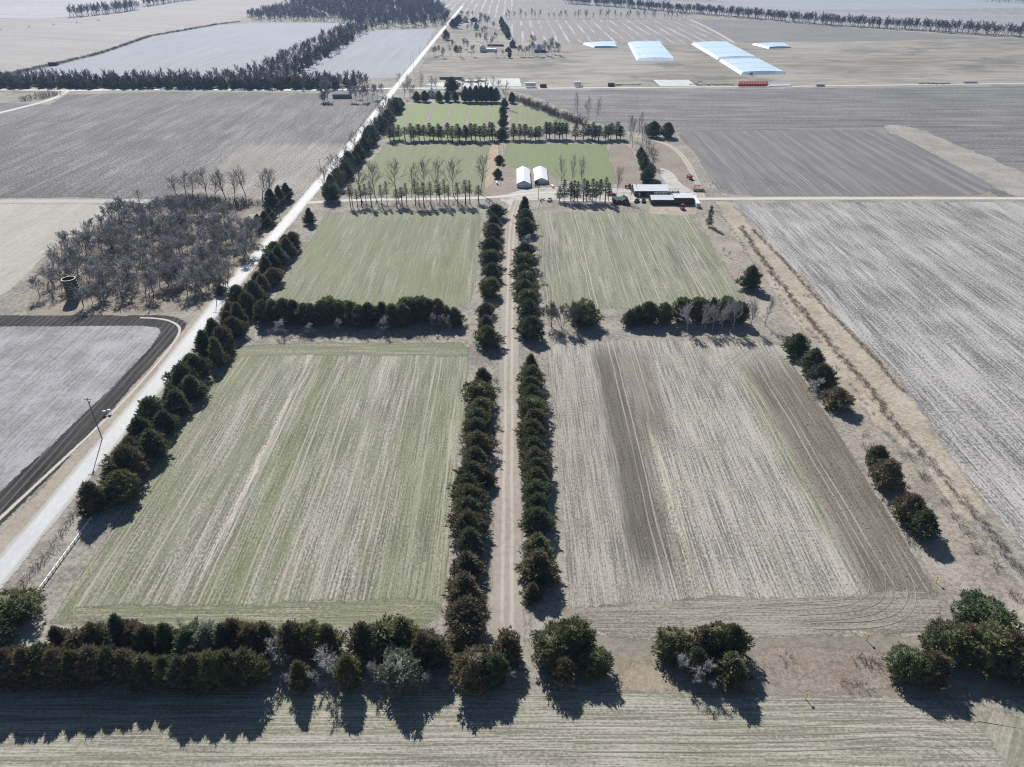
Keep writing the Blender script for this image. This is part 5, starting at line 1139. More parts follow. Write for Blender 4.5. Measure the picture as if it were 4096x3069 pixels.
# ------------------------------------------------------------------ buildings
M['white_metal'] = plain("white_steel", (0.86, 0.87, 0.88), 0.45, 0.4, .05)
M['white_film'] = plain("white_film", (0.88, 0.88, 0.89), 0.5, 0.4, .04)
M['blue_white'] = plain("pale_wall", (0.56, 0.61, 0.66), 0.55, 0.3, .06)
M['brown_wall'] = plain("brown_siding", (0.115, 0.075, 0.062), 0.65, 0.3, .18)
M['dark_wall'] = plain("dark_brown_siding", (0.060, 0.050, 0.048), 0.65, 0.3, .18)
M['red_wall'] = plain("red_boards", (0.17, 0.030, 0.026), 0.7, 0.25, .25)
M['red_paint'] = plain("red_machine_paint", (0.42, 0.035, 0.030), 0.45, 0.4, .2)
M['green_roof'] = plain("green_shingles", (0.060, 0.095, 0.085), 0.8, 0.2, .3)
M['grey_roof'] = plain("grey_shingles", (0.24, 0.25, 0.26), 0.8, 0.2, .2)
M['tan_roof'] = plain("tan_shingles", (0.30, 0.27, 0.24), 0.8, 0.2, .2)
M['grey_wall'] = plain("grey_siding", (0.20, 0.215, 0.20), 0.7, 0.2, .1)
M['white_wall'] = plain("white_boards", (0.66, 0.68, 0.69), 0.6, 0.3, .08)
M['glass'] = plain("dark_glass", (0.03, 0.035, 0.045), 0.12, 0.6, .1)
M['black'] = plain("black_rubber", (0.025, 0.025, 0.026), 0.8, 0.3, .2)
M['darkopen'] = plain("opening_shade", (0.02, 0.018, 0.018), 0.9, 0.1, .2)  # near-black panels on the walls, painted as the shade inside openings
M['steel'] = plain("galvanised_steel", (0.38, 0.40, 0.42), 0.4, 0.5, .15, metallic=.4)
M['rust'] = plain("rusted_steel", (0.16, 0.085, 0.055), 0.8, 0.2, .35)
M['timber'] = plain("weathered_pole", (0.17, 0.145, 0.12), 0.85, 0.15, .25)
M['bluepaint'] = plain("blue_machine_paint", (0.05, 0.085, 0.22), 0.45, 0.4, .15)
M['blueroof'] = plain("blue_sheet_roof", (0.12, 0.20, 0.38), 0.4, 0.4, .1)
M['tarp'] = plain("sky_tinted_tarpaulin", (0.55, 0.70, 0.80), 0.42, 0.5, .07, scale=.15)  # white sheeting; the sky-lit blue of its shaded faces is tinted in
M['yellow'] = plain("yellow_stake", (0.75, 0.50, 0.04), 0.5, 0.3, .05)
M['concrete'] = plain("stave_concrete", (0.10, 0.088, 0.08), 0.85, 0.2, .25)
M['greenpaint'] = plain("green_machine_paint", (0.06, 0.18, 0.13), 0.5, 0.4, .15)

def window(parent, x0, x1, z0, z1, y, out=-1, frame='white_metal'):
    w = MB().box(x0, x1, min(y, y+out*.06), max(y, y+out*.06), z0, z1).build("window", M[frame], parent)
    t = .09
    MB().box(x0+t, x1-t, min(y+out*.062, y+out*.075), max(y+out*.062, y+out*.075), z0+t, z1-t).build("pane", M['glass'], w)
def gable(name, label, cat, sx0, sx1, sy_b, sy_e, sy_r, dep, wall, roof, axis='x', over=.35, group=None, slab=.12):
    """gabled or monopitch building; front wall feet between two surveyed points; ridge along x or y. Returns the root and its sizes"""
    x0, y0 = G(sx0, sy_b); x1, _ = G(sx1, sy_b); W = x1-x0
    o = empty(name, (x0, y0, 0)); tag(o, label, cat, group)
    he = max(1.8, Z_at(x0, y0, sy_e))
    if axis == 'x':
        hr = max(he+.4, Z_at(x0, y0+dep/2, sy_r))
        MB().prism([(0,0),(dep,0),(dep,he),(dep/2,hr-.1),(0,he)], 0, W, 'x').build("wall", M[wall], o)
        k = (hr-he)/(dep/2)
        r = MB()
        r.prism([(-over, he-k*over+.02),(dep/2, hr+.02),(dep/2, hr+.02+slab),(-over, he-k*over+.02+slab)], -over, W+over, 'x')
        r.prism([(dep/2+.003, hr+.02),(dep+over, he-k*over+.02),(dep+over, he-k*over+.02+slab),(dep/2+.003, hr+.02+slab)], -over, W+over, 'x')
    else:
        hr = max(he+.5, Z_at(x0, y0, sy_r))
        MB().prism([(0,0),(W,0),(W,he),(W/2,hr-.1),(0,he)], 0, dep, 'y').build("wall", M[wall], o)
        k = (hr-he)/(W/2)
        r = MB()
        r.prism([(-over, he-k*over+.02),(W/2, hr+.02),(W/2, hr+.02+slab),(-over, he-k*over+.02+slab)], -over, dep+over, 'y')
        r.prism([(W/2+.003, hr+.02),(W+over, he-k*over+.02),(W+over, he-k*over+.02+slab),(W/2+.003, hr+.02+slab)], -over, dep+over, 'y')
    rf = r.build("roof", M[roof], o)
    return o, W, he, hr, rf
def door(parent, x0, x1, z1, mat, y=-.04, name="door", z0=0.0, handle=True, panels=0):
    d = MB().box(x0, x1, y, y+.03, z0, z1).build(name, M[mat], parent)
    if panels:
        for i in range(panels):
            a = x0+(x1-x0)*(i+.2)/panels; MB().box(a, a+(x1-x0)*.6/panels, y-.02, y-.003, z0+(z1-z0)*.55, z0+(z1-z0)*.7).build("pane", M['glass'], d)
    elif handle: MB().box(x1-.25, x1-.15, y-.05, y-.003, 1.0, 1.15).build("handle", M['black'], d)
    return d

# --- two hoop barns
def hoop(name, label, sl, sr, sb, s_apex, s_back, closed):
    x0, y0 = G(sl, sb); x1, _ = G(sr, sb); W = x1-x0; xm = (x0+x1)/2
    h = Z_at(xm, y0, s_apex); D = G((sl+sr)/2, s_back, h)[1]-y0
    o = empty(name, (xm, y0, 0)); tag(o, label, "barn", "white hoop barns")
    hs = h*0.52; prof = [(-W/2, 0), (-W/2, hs)]
    for i in range(1, 8):
        a = i/8; prof.append((-W/2+W/2*(1-(1-a)**1.35 if not closed else a), hs+(h-hs)*(math.sin(a*math.pi/2)**1.0 if not closed else a**.88)))
    prof.append((0, h)); prof += [(-a, z) for a, z in reversed(prof[:-1])]
    n = len(prof)
    cov = MB(); cov.add([(a, .1, z) for a, z in prof]+[(a, D, z) for a, z in prof], [(i, i+1, i+1+n, i+n) for i in range(n-1)])
    c = cov.build("cover", M['white_film'], o)
    rb_ = MB()
    for j in range(1, 8):
        yy = D*j/8
        for (a, z), (b_, z2) in zip(prof, prof[1:]): rb_.tube((a*1.006, yy, z*1.004), (b_*1.006, yy, z2*1.004), .04, n=4, cap=False)
    rb_.build("hoop_rib", M['white_metal'], c)
    MB().add([(a, D, z) for a, z in prof], [tuple(range(n))]).build("back_wall", M['blue_white'], o)
    if closed:
        fw_ = MB().add([(a, .05, z) for a, z in prof], [tuple(range(n-1, -1, -1))]).build("front_wall", M['blue_white'], o)
        door(o, -W*.34, -W*.02, h*.52, 'white_metal', y=-.02, name="garage_door", panels=3)
        MB().box(W*.30, W*.42, -.03, .0, 0, h*.42).build("side_door", M['blue_white'], o)
    else:
        MB().add([(a, .08, z) for a, z in prof], [tuple(range(n-1, -1, -1))]).build("front_wall", M['white_film'], o)
        for i in range(7):
            a = -W/2+W*(i+.5)/7; zz = hs+(h-hs)*(1-abs(a)/(W/2))*.9
            MB().box(a-.06, a+.06, -.03, .04, 0, zz).build("stud", M['steel'], o)
        for z in (h*.25, h*.5): MB().box(-W/2, W/2, -.07, -.035, z, z+.1).build("rail", M['steel'], o)
        MB().box(W*.32, W*.46, -.04, .03, 0, h*.55).build("side_door", M['blue_white'], o)
        MB().lathe([(0.01, 0), (1.0, 0), (1.0, 2.0), (.25, 2.6), (.01, 2.6)], (-W*.36, -1.5), 14).build("feed_bin", M['black'], o)
    return o
hoop("hoop_barn", "white barn with a closed blue-white front and garage door", 2067, 2123, 751, 722, 664, True)
hoop("hoop_barn", "white hoop barn with a framed open front beside the closed one", 2138, 2193, 736, 712, 664, False)

# --- brown barn, two sheds, white container, red cottage
o, W, he, hr, rf = gable("brown_barn", "long brown barn with a white metal roof and bay doors", "barn", 2537, 2671, 786, 764, 739, 13, 'brown_wall', 'white_metal')
door(o, W*.13, W*.17, he*.62, 'white_metal'); door(o, W*.18, W*.33, he*.82, 'darkopen', name="doorway_shade", handle=False)
door(o, W*.585, W*.715, he*.85, 'white_metal', name="bay_door", panels=2); door(o, W*.735, W*.98, he*.85, 'white_metal', name="bay_door", panels=2)
MB().tube((W*.07, 4.5, hr-1.2), (W*.07, 4.5, hr+1.0), .12).build("flue", M['black'], rf)
o, W, he, hr, rf = gable("storage_shed", "dark brown shed with a white roof, lower of the adjoining pair", "shed", 2604, 2692, 819, 800, 781, 9, 'dark_wall', 'white_metal', over=.2)
door(o, W*.78, W*.90, he*.75, 'dark_wall'); MB().box(W*.55, W*.80, -1.2, -.9, 0, .15).build("step", M['steel'], o)
o, W, he, hr, rf = gable("storage_shed", "dark brown shed with a white roof, taller of the adjoining pair", "shed", 2694, 2772, 819, 792, 777, 8, 'brown_wall', 'white_metal', over=.2)
for i in range(1, 8): MB().box(W*i/8-.04, W*i/8+.04, -.04, -.003, 0, he-.1).build("batten", M['dark_wall'], o)
x0, y0 = G(2785, 832); x1, y1 = G(2801, 832)
o = empty("shipping_container", (x0, y0, 0), math.radians(0)); tag(o, "long white shipping container beside the sheds", "container")
Wc = x1-x0; hc = Z_at(x0, y0, 814); Lc = G(2787, 781, hc)[1]-y0
MB().box(0, Wc, 0, Lc, .12, hc).build("body", M['white_metal'], o)
for s_ in (0, 1): MB().box(Wc*(.04+.48*s_), Wc*(.48+.48*s_), -.05, -.003, .25, hc-.15).build("door", M['blue_white'], o)
for i in range(12): MB().box(-.04, -.003, Lc*(i+.3)/12, Lc*(i+.7)/12, .3, hc-.15).build("corrugation", M['white_metal'], o)
o, W, he, hr, rf = gable("red_cottage", "small dark red cottage with green roof and white windows", "cottage", 2452, 2486, 816, 801, 791, 6.5, 'red_wall', 'green_roof')
window(o, W*.35, W*.5, 1.0, 2.0, 0); 
xg = W*.95; wg = G(2515, 818)[0]-G(2486, 818)[0]
wing = MB().prism([(0,0),(wg,0),(wg,he*.95),(wg/2,he*1.5),(0,he*.95)], -1.2, 6, 'y').build("wing", M['red_wall'], o); wing.location = (xg, 0, 0)
wr = MB(); wr.prism([(-.3,he*.88),(wg/2,he*1.52),(wg/2,he*1.52+.12),(-.3,he*.88+.12)], -1.5, 6.3, 'y'); wr.prism([(wg/2+.003,he*1.52),(wg+.3,he*.88),(wg+.3,he*.88+.12),(wg/2+.003,he*1.52+.12)], -1.5, 6.3, 'y')
wr.build("wing_roof", M['green_roof'], wing)
window(wing, wg*.55, wg*.78, 1.0, 2.1, -1.2)
# --- farmhouses in the distance
o, W, he, hr, rf = gable("farmhouse", "long low grey house with a grey roof beyond the corn stubble", "house", 1331, 1399, 394, 378, 367, 10, 'grey_wall', 'grey_roof')
for i in range(5): window(o, W*(.08+.19*i), W*(.16+.19*i), 1.0, 2.3, 0)
door(o, W*.42, W*.46, 2.2, 'glass')
o, W, he, hr, rf = gable("farmhouse", "white two-storey farmhouse by the windbreak", "house", 1708, 1741, 391, 370, 359, 11, 'white_wall', 'grey_roof', axis='y')
for i in (0, 1):
    for z in (1.0, 4.2): window(o, W*(.2+.42*i), W*(.33+.42*i), z, z+1.6, 0)
MB().box(W*.45, W*.55, 4, 5, hr-.8, hr+1.0).build("chimney", M['rust'], rf)
ext = MB().box(W+.01, W+3.5, 2, 9, 0, he*.6).build("porch", M['white_wall'], o)
o, W, he, hr, rf = gable("farmhouse", "white gabled house of the far farmstead", "house", 1919, 1942, 209, 189, 181, 12, 'white_wall', 'grey_roof', axis='y')
for i in (0, 1):
    for z in (1.2, 4.4): window(o, W*(.2+.45*i), W*(.35+.45*i), z, z+1.7, 0)
MB().box(W+.01, W+15, 1, 9, 0, 4).build("wing", M['white_wall'], o)
o, W, he, hr, rf = gable("red_barn", "tall red barn with a pale roof at the far farmstead", "barn", 2038, 2062, 191, 172, 158, 22, 'red_wall', 'grey_roof', axis='y')
MB().tube((W/2, 6, hr), (W/2, 6, hr+2.2), .8).build("cupola", M['white_wall'], rf); door(o, W*.35, W*.65, 5, 'dark_wall')
o, W, he, hr, rf = gable("red_shed", "small dark red shed before the far barn", "shed", 2021, 2045, 207, 198, 187, 12, 'red_wall', 'grey_roof', axis='y')
door(o, W*.35, W*.65, 3, 'dark_wall')
o, W, he, hr, rf = gable("machine_shed", "machine shed with a blue roof among far bare trees", "shed", 2138, 2182, 211, 199, 178, 26, 'dark_wall', 'blueroof')
door(o, W*.1, W*.9, he*.7, 'darkopen', name="front_shade", handle=False)
o, W, he, hr, rf = gable("pole_barn", "low weathered barn behind the far white house", "barn", 1950, 2012, 186, 178, 170, 20, 'red_wall', 'tan_roof')
door(o, W*.2, W*.3, 3, 'white_wall')
o, W, he, hr, rf = gable("farmhouse", "farthest white house with a pale blue roof", "house", 1850, 1872, 90, 76, 64, 12, 'white_wall', 'grey_roof', axis='y')
for i in (0, 1): window(o, W*(.2+.45*i), W*(.35+.45*i), 1.2, 3.2, 0)
o, W, he, hr, rf = gable("machine_shed", "dark open machine shed beside the farthest house", "shed", 1882, 1909, 88, 77, 68, 22, 'dark_wall', 'grey_roof', axis='y')
door(o, W*.2, W*.85, he*.8, 'darkopen', name="front_shade", handle=False)
o, W, he, hr, rf = gable("bungalow", "tan-roofed house half hidden behind the leafless wood", "house", 985, 1036, 893, 879, 865, 9, 'white_wall', 'tan_roof')
for i in (0, 1): window(o, W*(.55+.2*i), W*(.67+.2*i), 1.0, 2.2, 0)
MB().prism([(W*.1,2.4),(W*.5,2.4),(W*.3,4.2)], -3, 0.5, 'y').build("porch_gable", M['tan_roof'], o)
o, W, he, hr, rf = gable("garden_shed", "tan-roofed garage behind the wood's trees", "shed", 822, 868, 884, 876, 866, 8, 'grey_wall', 'tan_roof')
door(o, W*.3, W*.6, 2.0, 'white_wall')

# --- roofless silo
xs_, ys_ = G(300, 1192); R_ = px2m(25, xs_, ys_); hS = 9.0
o = empty("silo", (xs_, ys_, 0)); tag(o, "roofless round concrete silo standing in the leafless wood", "silo")
MB().lathe([(R_, -.1), (R_, hS), (R_-.22, hS), (R_-.22, 0.2), (.01, .2)], n=28).build("shell", M['concrete'], o)
MB().lathe([(R_+.03, hS-.12), (R_+.07, hS-.12), (R_+.07, hS+.04), (R_-.24, hS+.04), (R_-.24, hS-.01)], n=28).build("rim", M['white_wall'], o)
for i in range(6): MB().lathe([(R_+.002, 1.2+i*1.3), (R_+.05, 1.22+i*1.3), (R_+.05, 1.30+i*1.3), (R_+.002, 1.32+i*1.3)], n=28).build("hoop", M['steel'], o)
for i in range(7): MB().box(-R_-.25, -R_+.05, -.5, .5, .8+i*1.15, 1.4+i*1.15).build("chute_door", M['rust'], o)

# --- tarpaulin-covered piles
def pile(label, quad, h):
    P = [Vector((*G(*q), 0)) for q in quad]       # far-left, far-right, near-right, near-left
    o = empty("tarpaulin_pile", P[3]); tag(o, label, "pile", "pale blue tarpaulin piles")
    nu, nv = 18, 24; V, F = [], []
    r = random.Random(label)
    for j in range(nv+1):
        for i in range(nu+1):
            u, v = i/nu, j/nv
            p = P[3].lerp(P[2], u).lerp(P[0].lerp(P[1], u), v)
            e = min(u, 1-u)*nu; g = min(v, 1-v)*nv
            k = min(1, e/1.0)*min(1, g/0.8)
            z = h*k*(0.72+0.28*math.sin(math.pi*u)) + (.12*math.sin(j*math.pi) if k else 0) + (r.uniform(-.12, .12) if k == 1 else 0) + .02
            V.append(p-P[3]+Vector((0, 0, z)))
    for j in range(nv):
        for i in range(nu):
            a = j*(nu+1)+i; F.append((a, a+1, a+nu+2, a+nu+1))
    MB().add(V, F).build("tarpaulin", M['tarp'], o)
    for j in range(6, nv, 8):
        s_ = MB()
        for i in range(nu):
            a, b_ = V[j*(nu+1)+i], V[j*(nu+1)+i+1]; s_.tube(a+Vector((0,0,.06)), b_+Vector((0,0,.06)), .09, n=4, cap=False)
        s_.build("strap", M['white_metal'], o)
pile("small pale blue tarpaulin pile, closest to the far farmstead", [(2329,176),(2464,170),(2472,193),(2376,192)], 2.6)
pile("big pale blue tarpaulin pile standing alone", [(2509,172),(2641,169),(2706,244),(2547,244)], 3.2)
pile("farther of the two joined pale blue tarpaulin piles", [(2761,175),(2907,170),(3034,236),(2869,240)], 3.2)
pile("nearer of the two joined pale blue tarpaulin piles", [(2872,243),(3034,239),(3149,298),(2963,300)], 3.4)
pile("small pale blue tarpaulin pile, closest to the dark stubble wedge", [(3006,179),(3143,175),(3167,193),(3074,195)], 2.6)

# ------------------------------------------------------------------ vehicles and machinery
def wheel(parent, x, y, r, w, mat='black'):
    t = MB().tube((x-w/2, y, r), (x+w/2, y, r), r, n=14).build("wheel", M[mat], parent)
    MB().tube((x-w/2-.012, y, r), (x+w/2+.012, y, r), r*.5, n=10).build("hub", M['steel'], t)
def car(label, sx, sy, rz, body, kind='pickup', group=None, name=None):
    x, y = G(sx, sy); o = empty(name or ("pickup_truck" if kind == 'pickup' else "parked_car"), (x, y, 0), rz); tag(o, label, "pickup" if kind == 'pickup' else "car", group)
    if kind == 'pickup':
        MB().prism([(-2.7,.45),(2.7,.45),(2.75,.95),(2.6,1.1),(1.3,1.15),(-2.7,1.15)], -.95, .95, 'x').build("body", M[body], o)
        c = MB().prism([(-.6,1.15),(1.35,1.15),(.75,1.85),(-.45,1.85)], -.82, .82, 'x').build("cab", M[body], o)
        MB().prism([(-.5,1.25),(1.15,1.25),(.7,1.75),(-.4,1.75)], -.835, .835, 'x').build("window", M['glass'], c)
        MB().box(-.8, .8, -2.6, -.75, 1.16, 1.2).build("bed", M['black'], o)
    else:
        MB().prism([(-2.2,.4),(2.2,.4),(2.25,.8),(1.0,.98),(-2.2,1.0)], -.88, .88, 'x').build("body", M[body], o)
        c = MB().prism([(-2.0,.98),(1.1,.98),(.4,1.5),(-1.4,1.5)], -.78, .78, 'x').build("cabin", M[body], o)
        MB().prism([(-1.85,1.04),(.95,1.04),(.38,1.44),(-1.32,1.44)], -.79, .79, 'x').build("window", M['glass'], c)
    for a in (-.82, .82):
        for b_ in (-1.6, 1.65): wheel(o, a, b_, .38, .24)
    return o
car("dark pickup parked between cottage and shed, first from the cottage", 2547, 808, 2.7, 'black'); car("dark pickup parked between cottage and shed, second from the cottage", 2574, 808, 2.9, 'black')
car("small dark utility truck near the yard pole", 2198, 803, 2.9, 'steel'); car("red car parked behind the yard pines", 2449, 782, 1.5, 'red_paint', 'car'); car("white car parked behind the yard pines", 2436, 772, 1.5, 'white_metal', 'car')
car("white truck driving on the far county road", 706, 359, 1.57, 'white_wall', 'pickup')
for i, sx in enumerate((1820, 1830, 1838, 1848)): car(f"pale car parked at the far farmstead, {ordw(i+1)} from the road", sx, 118, 1.0, 'white_wall', 'car', "cars at the far farmstead")
def tractor(label, sx, sy, rz, paint='red_paint', cab=True):
    x, y = G(sx, sy); o = empty("tractor", (x, y, 0), rz); tag(o, label, "tractor")
    MB().prism([(-.4,.8),(2.2,.8),(2.3,1.2),(2.1,1.65),(-.4,1.7)], -.45, .45, 'x').build("bonnet", M[paint], o)
    if cab:
        c = MB().prism([(-1.5,1.1),(.0,1.1),(-.1,2.7),(-1.4,2.7)], -.7, .7, 'x').build("cab", M['glass'], o); MB().box(-.8, .8, -1.6, .1, 2.7, 2.85).build("cab_roof", M[paint], c)
    else: MB().box(-.3, .3, -1.3, -.7, 1.2, 1.7).build("seat", M['black'], o)
    MB().tube((.25, 1.2, 1.6), (.25, 1.2, 2.6), .06).build("exhaust", M['black'], o)
    for s_ in (-1, 1): wheel(o, s_*.95, -.9, .85, .5); wheel(o, s_*.75, 1.7, .5, .32)
    return o
tractor("red tractor standing on the ochre grass before the sheds", 2729, 838, 3.0); tractor("red tractor parked at the brown barn's gable end", 2513, 752, 1.4, cab=True)
tractor("small dark red tractor beside the nearer joined tarpaulin pile", 3004, 300, 1.2, cab=True)
def wagon(label, sx, sy, rz, paint, name="gravity_wagon"):
    x, y = G(sx, sy); o = empty(name, (x, y, 0), rz); tag(o, label, "wagon")
    MB().add([(-.9,-1.2,.9),(.9,-1.2,.9),(.9,1.2,.9),(-.9,1.2,.9),(-1.4,-2.6,2.4),(1.4,-2.6,2.4),(1.4,2.6,2.4),(-1.4,2.6,2.4)], [(0,3,2,1),(0,1,5,4),(1,2,6,5),(2,3,7,6),(3,0,4,7)]).build("hopper", M[paint], o)
    MB().box(-1.42, 1.42, -2.62, 2.62, 2.41, 2.62).build("rim", M['white_metal'], o); MB().box(-1.3, 1.3, -2.4, 2.4, 2.63, 2.66).build("load_cover", M['dark_wall'], o)
    MB().box(-.12, .12, -2.2, 4.6, .55, .75).build("drawbar", M['steel'], o)
    for s_ in (-1, 1):
        for b_ in (-1.5, 1.5): wheel(o, s_*1.05, b_, .55, .35)
    return o
wagon("red and white hopper wagon on the dirt lot", 2758, 716, .25, 'red_paint')
def trailer(label, sx, sy, rz, L=7.0, load=True):
    x, y = G(sx, sy); o = empty("flatbed_trailer", (x, y, 0), rz); tag(o, label, "trailer")
    MB().box(-1.2, 1.2, -L/2, L/2, .75, .95).build("deck", M['rust'], o); MB().box(-.1, .1, L/2, L/2+2.2, .6, .75).build("drawbar", M['steel'], o)
    for s_ in (-1, 1):
        MB().box(s_*1.2-.03+.035*s_, s_*1.2+.03+.035*s_, -L/2, L/2, .7, 1.15).build("side_rail", M['timber'], o)
        for b_ in (-.9, .1): wheel(o, s_*1.0, b_-1, .4, .28)
    if load:
        for i in range(6): MB().tube((-1.0, -L/2+.8+i*1.0, 1.3), (1.0, -L/2+1.1+i*1.0, 1.7), .28, n=8).build("scrap_part", M['rust'], o)
    return o
trailer("flatbed trailer loaded with rusty parts on the dirt lot", 2795, 766, 1.45)
def implement(label, sx, sy, rz, n=6, mat='rust', s_=1.0, cat="implement", name="tillage_implement", group=None):
    """folded field implement: toolbar, shanks, gauge wheels"""
    x, y = G(sx, sy); o = empty(name, (x, y, 0), rz); tag(o, label, cat, group)
    MB().box(-2.5*s_, 2.5*s_, -.12, .12, .8, 1.05).build("toolbar", M[mat], o); MB().box(-.1, .1, .12, 2.6*s_, .7, .9).build("drawbar", M[mat], o)
    for i in range(n):
        a = -2.4*s_+4.8*s_*i/(n-1); MB().tube((a, 0, .9), (a, -.7, .5), .05, n=5).tube((a, -.7, .5), (a, -.45, 0), .05, n=5).build("shank", M['black'], o)
    for a in (-1.6*s_, 1.6*s_): wheel(o, a, .5, .4, .22)
    return o
implement("rusty cultivator parked behind the flatbed trailer", 2790, 748, .3); implement("black implement parked before the open hoop barn", 2150, 748, .1, 7, 'black', .8); implement("piece of machinery beside the yard pole", 2170, 803, .8, 6, 'black', .8); implement("rusty implement behind the brown barn's far end", 2634, 734, .5, 6, 'rust', .8)
# white tanks beside the barn, propane tanks
def tank(label, sx, sy, rz, L=3.2, r=.6, mat='white_metal', group=None):
    x, y = G(sx, sy); o = empty("propane_tank", (x, y, 0), rz); tag(o, label, "tank", group)
    MB().lathe([(.01,-L/2-r*.7),(r*.6,-L/2-r*.45),(r,-L/2),(r,L/2),(r*.6,L/2+r*.45),(.01,L/2+r*.7)], n=14).build("vessel", M[mat], o)
    o.children[0].rotation_euler = (math.pi/2, 0, 0); o.children[0].location = (0, 0, r+.35)
    for b_ in (-L*.3, L*.3): MB().box(-r*.7, r*.7, b_-.1, b_+.1, 0, r*.7).build("saddle", M['concrete'], o)
    MB().tube((0, 0, r*2+.3), (0, 0, r*2+.6), .18).build("valve_dome", M['steel'], o)
tank("white propane tank beside the white fence", 1988, 737, .2); tank("white propane tank beside the open hoop barn", 2211, 750, .3)
for i, (sx, sy) in enumerate([(2680,774),(2690,772),(2700,774),(2710,771)]):
    x, y = G(sx, sy); o = empty("liquid_tote", (x, y, 0)); tag(o, f"white tote tank behind the sheds, {ordw(i+1)} from the brown barn", "tank", "white tote tanks")
    MB().box(-.9, .9, -.7, .7, .2, 1.5).build("tank_body", M['white_wall'], o); MB().tube((0, 0, 1.5), (0, 0, 1.65), .25).build("cap", M['black'], o); MB().box(-.95, .95, -.75, .75, 0, .19).build("pallet", M['timber'], o)
# trailers and containers along the far road
def boxunit(label, sx, sy, L, h, mat, cat="container", name="storage_container", wheels=False, rz=0):
    x, y = G(sx, sy); o = empty(name, (x, y, 0), rz); tag(o, label, cat)
    z0 = 1.1 if wheels else .15
    MB().box(-L/2, L/2, -1.3, 1.3, z0, z0+h).build("body", M[mat], o); MB().box(L/2+.003, L/2+.05, -1.2, 1.2, z0+.1, z0+h-.1).build("door", M['black'], o)
    for i in range(8): MB().box(-L/2+L*(i+.3)/8, -L/2+L*(i+.6)/8, -1.34, -1.303, z0+.15, z0+h-.15).build("corrugation", M[mat], o)
    if wheels:
        for b_ in (L*.25, L*.36): wheel(o, b_, -.9, .5, .3); wheel(o, b_, .9, .5, .3)
boxunit("white box trailer beside the far road", 2122, 350, 11, 3.6, 'white_metal', "trailer", "box_trailer", True)
boxunit("brown container beside the white box trailer", 2173, 350, 7, 3.2, 'rust'); boxunit("brown container beside the row of black frames", 2444, 346, 7, 3.4, 'rust')
boxunit("white box truck body beside the far road", 2310, 347, 7.5, 4.2, 'white_metal', "trailer", "box_trailer", True)
implement("dark implement behind the white box truck body", 2330, 345, 1.57, 6, 'black', 1.2)
for i in range(6): implement(f"black frame of the row by the far brown container, {ordw(i+1)} from it", 2459+i*5, 342, .5, 5, 'black', .8, "frame", "frame_implement", "black machine frames by the far road")
for i in range(8): implement(f"grey frame of the row beyond the black frames, {ordw(i+1)} from them", 2496+i*9, 340, 1.57, 5, 'steel', .9, "frame", "frame_implement", "grey machine frames by the far road")
for i in range(16):
    r = random.Random(i); implement(f"dark implement in the line beside the red hoppers, {ordw(i+1)} from the concrete pad", 2760+i*11+r.uniform(-3, 3), 343-r.uniform(0, 4), r.uniform(0, 3), 5, r.choice(['black', 'rust', 'steel', 'black']), .9, "implement", "tillage_implement", "implements beside the red hoppers")
implement("dark implement standing behind the line near the concrete pad", 2800, 329, .4, 6, 'black', 1.1)
def redhopper(label, x, y):
    o = empty("red_hopper", (x, y, 0)); tag(o, label, "hopper", "red hoppers by the far road")
    MB().add([(-.7,-.7,1.0),(.7,-.7,1.0),(.7,.7,1.0),(-.7,.7,1.0),(-1.5,-1.6,2.4),(1.5,-1.6,2.4),(1.5,1.6,2.4),(-1.5,1.6,2.4)], [(0,3,2,1),(0,1,5,4),(1,2,6,5),(2,3,7,6),(3,0,4,7)]).build("bin", M['red_paint'], o)
    MB().add([(-1.5,-1.6,2.42),(1.5,-1.6,2.42),(1.5,1.6,2.42),(-1.5,1.6,2.42),(0,0,3.2)], [(0,1,4),(1,2,4),(2,3,4),(3,0,4)]).build("lid", M['red_paint'], o)
    for a in (-.6, .6): MB().box(a-.08, a+.08, -.6, .6, 0, 1.05).build("stand", M['red_paint'], o)
for i in range(18):
    for j in range(3):
        x, y = G(2955+i*6.4, 347-j*5); redhopper(f"red hopper, {ordw(i+1)} along the far road from the implements, {['front','middle','back'][j]} rank", x, y)
for i in range(7):
    x, y = G(3078+i*13, 345-i*.3); o = empty("panel_stack", (x, y, 0)); tag(o, f"pale flat panel stack, {ordw(i+1)} from the red hoppers", "stack", "pale panel stacks")
    for k in range(4): MB().box(-1.9, 1.9, -3.5, 3.5, .12+k*.2, .27+k*.2).build("panel", M['blue_white'], o)
    MB().box(-1.7, 1.7, -3.2, 3.2, 0, .11).build("bearer", M['timber'], o)
boxunit("grey tank-like container beyond the panel stacks", 3280, 345, 9, 1.8, 'steel')
for i in range(14):
    r = random.Random(i+50); implement(f"dark scrap implement far along the road, {ordw(i+1)} from its left end", 3680+i*9, 338-r.uniform(0, 3), r.uniform(0, 3), 5, r.choice(['black', 'black', 'rust']), .9, "implement", "tillage_implement", "scrap implements far along the road")
boxunit("low grey container at the far right of the county road", 3880, 333, 14, 1.6, 'steel')
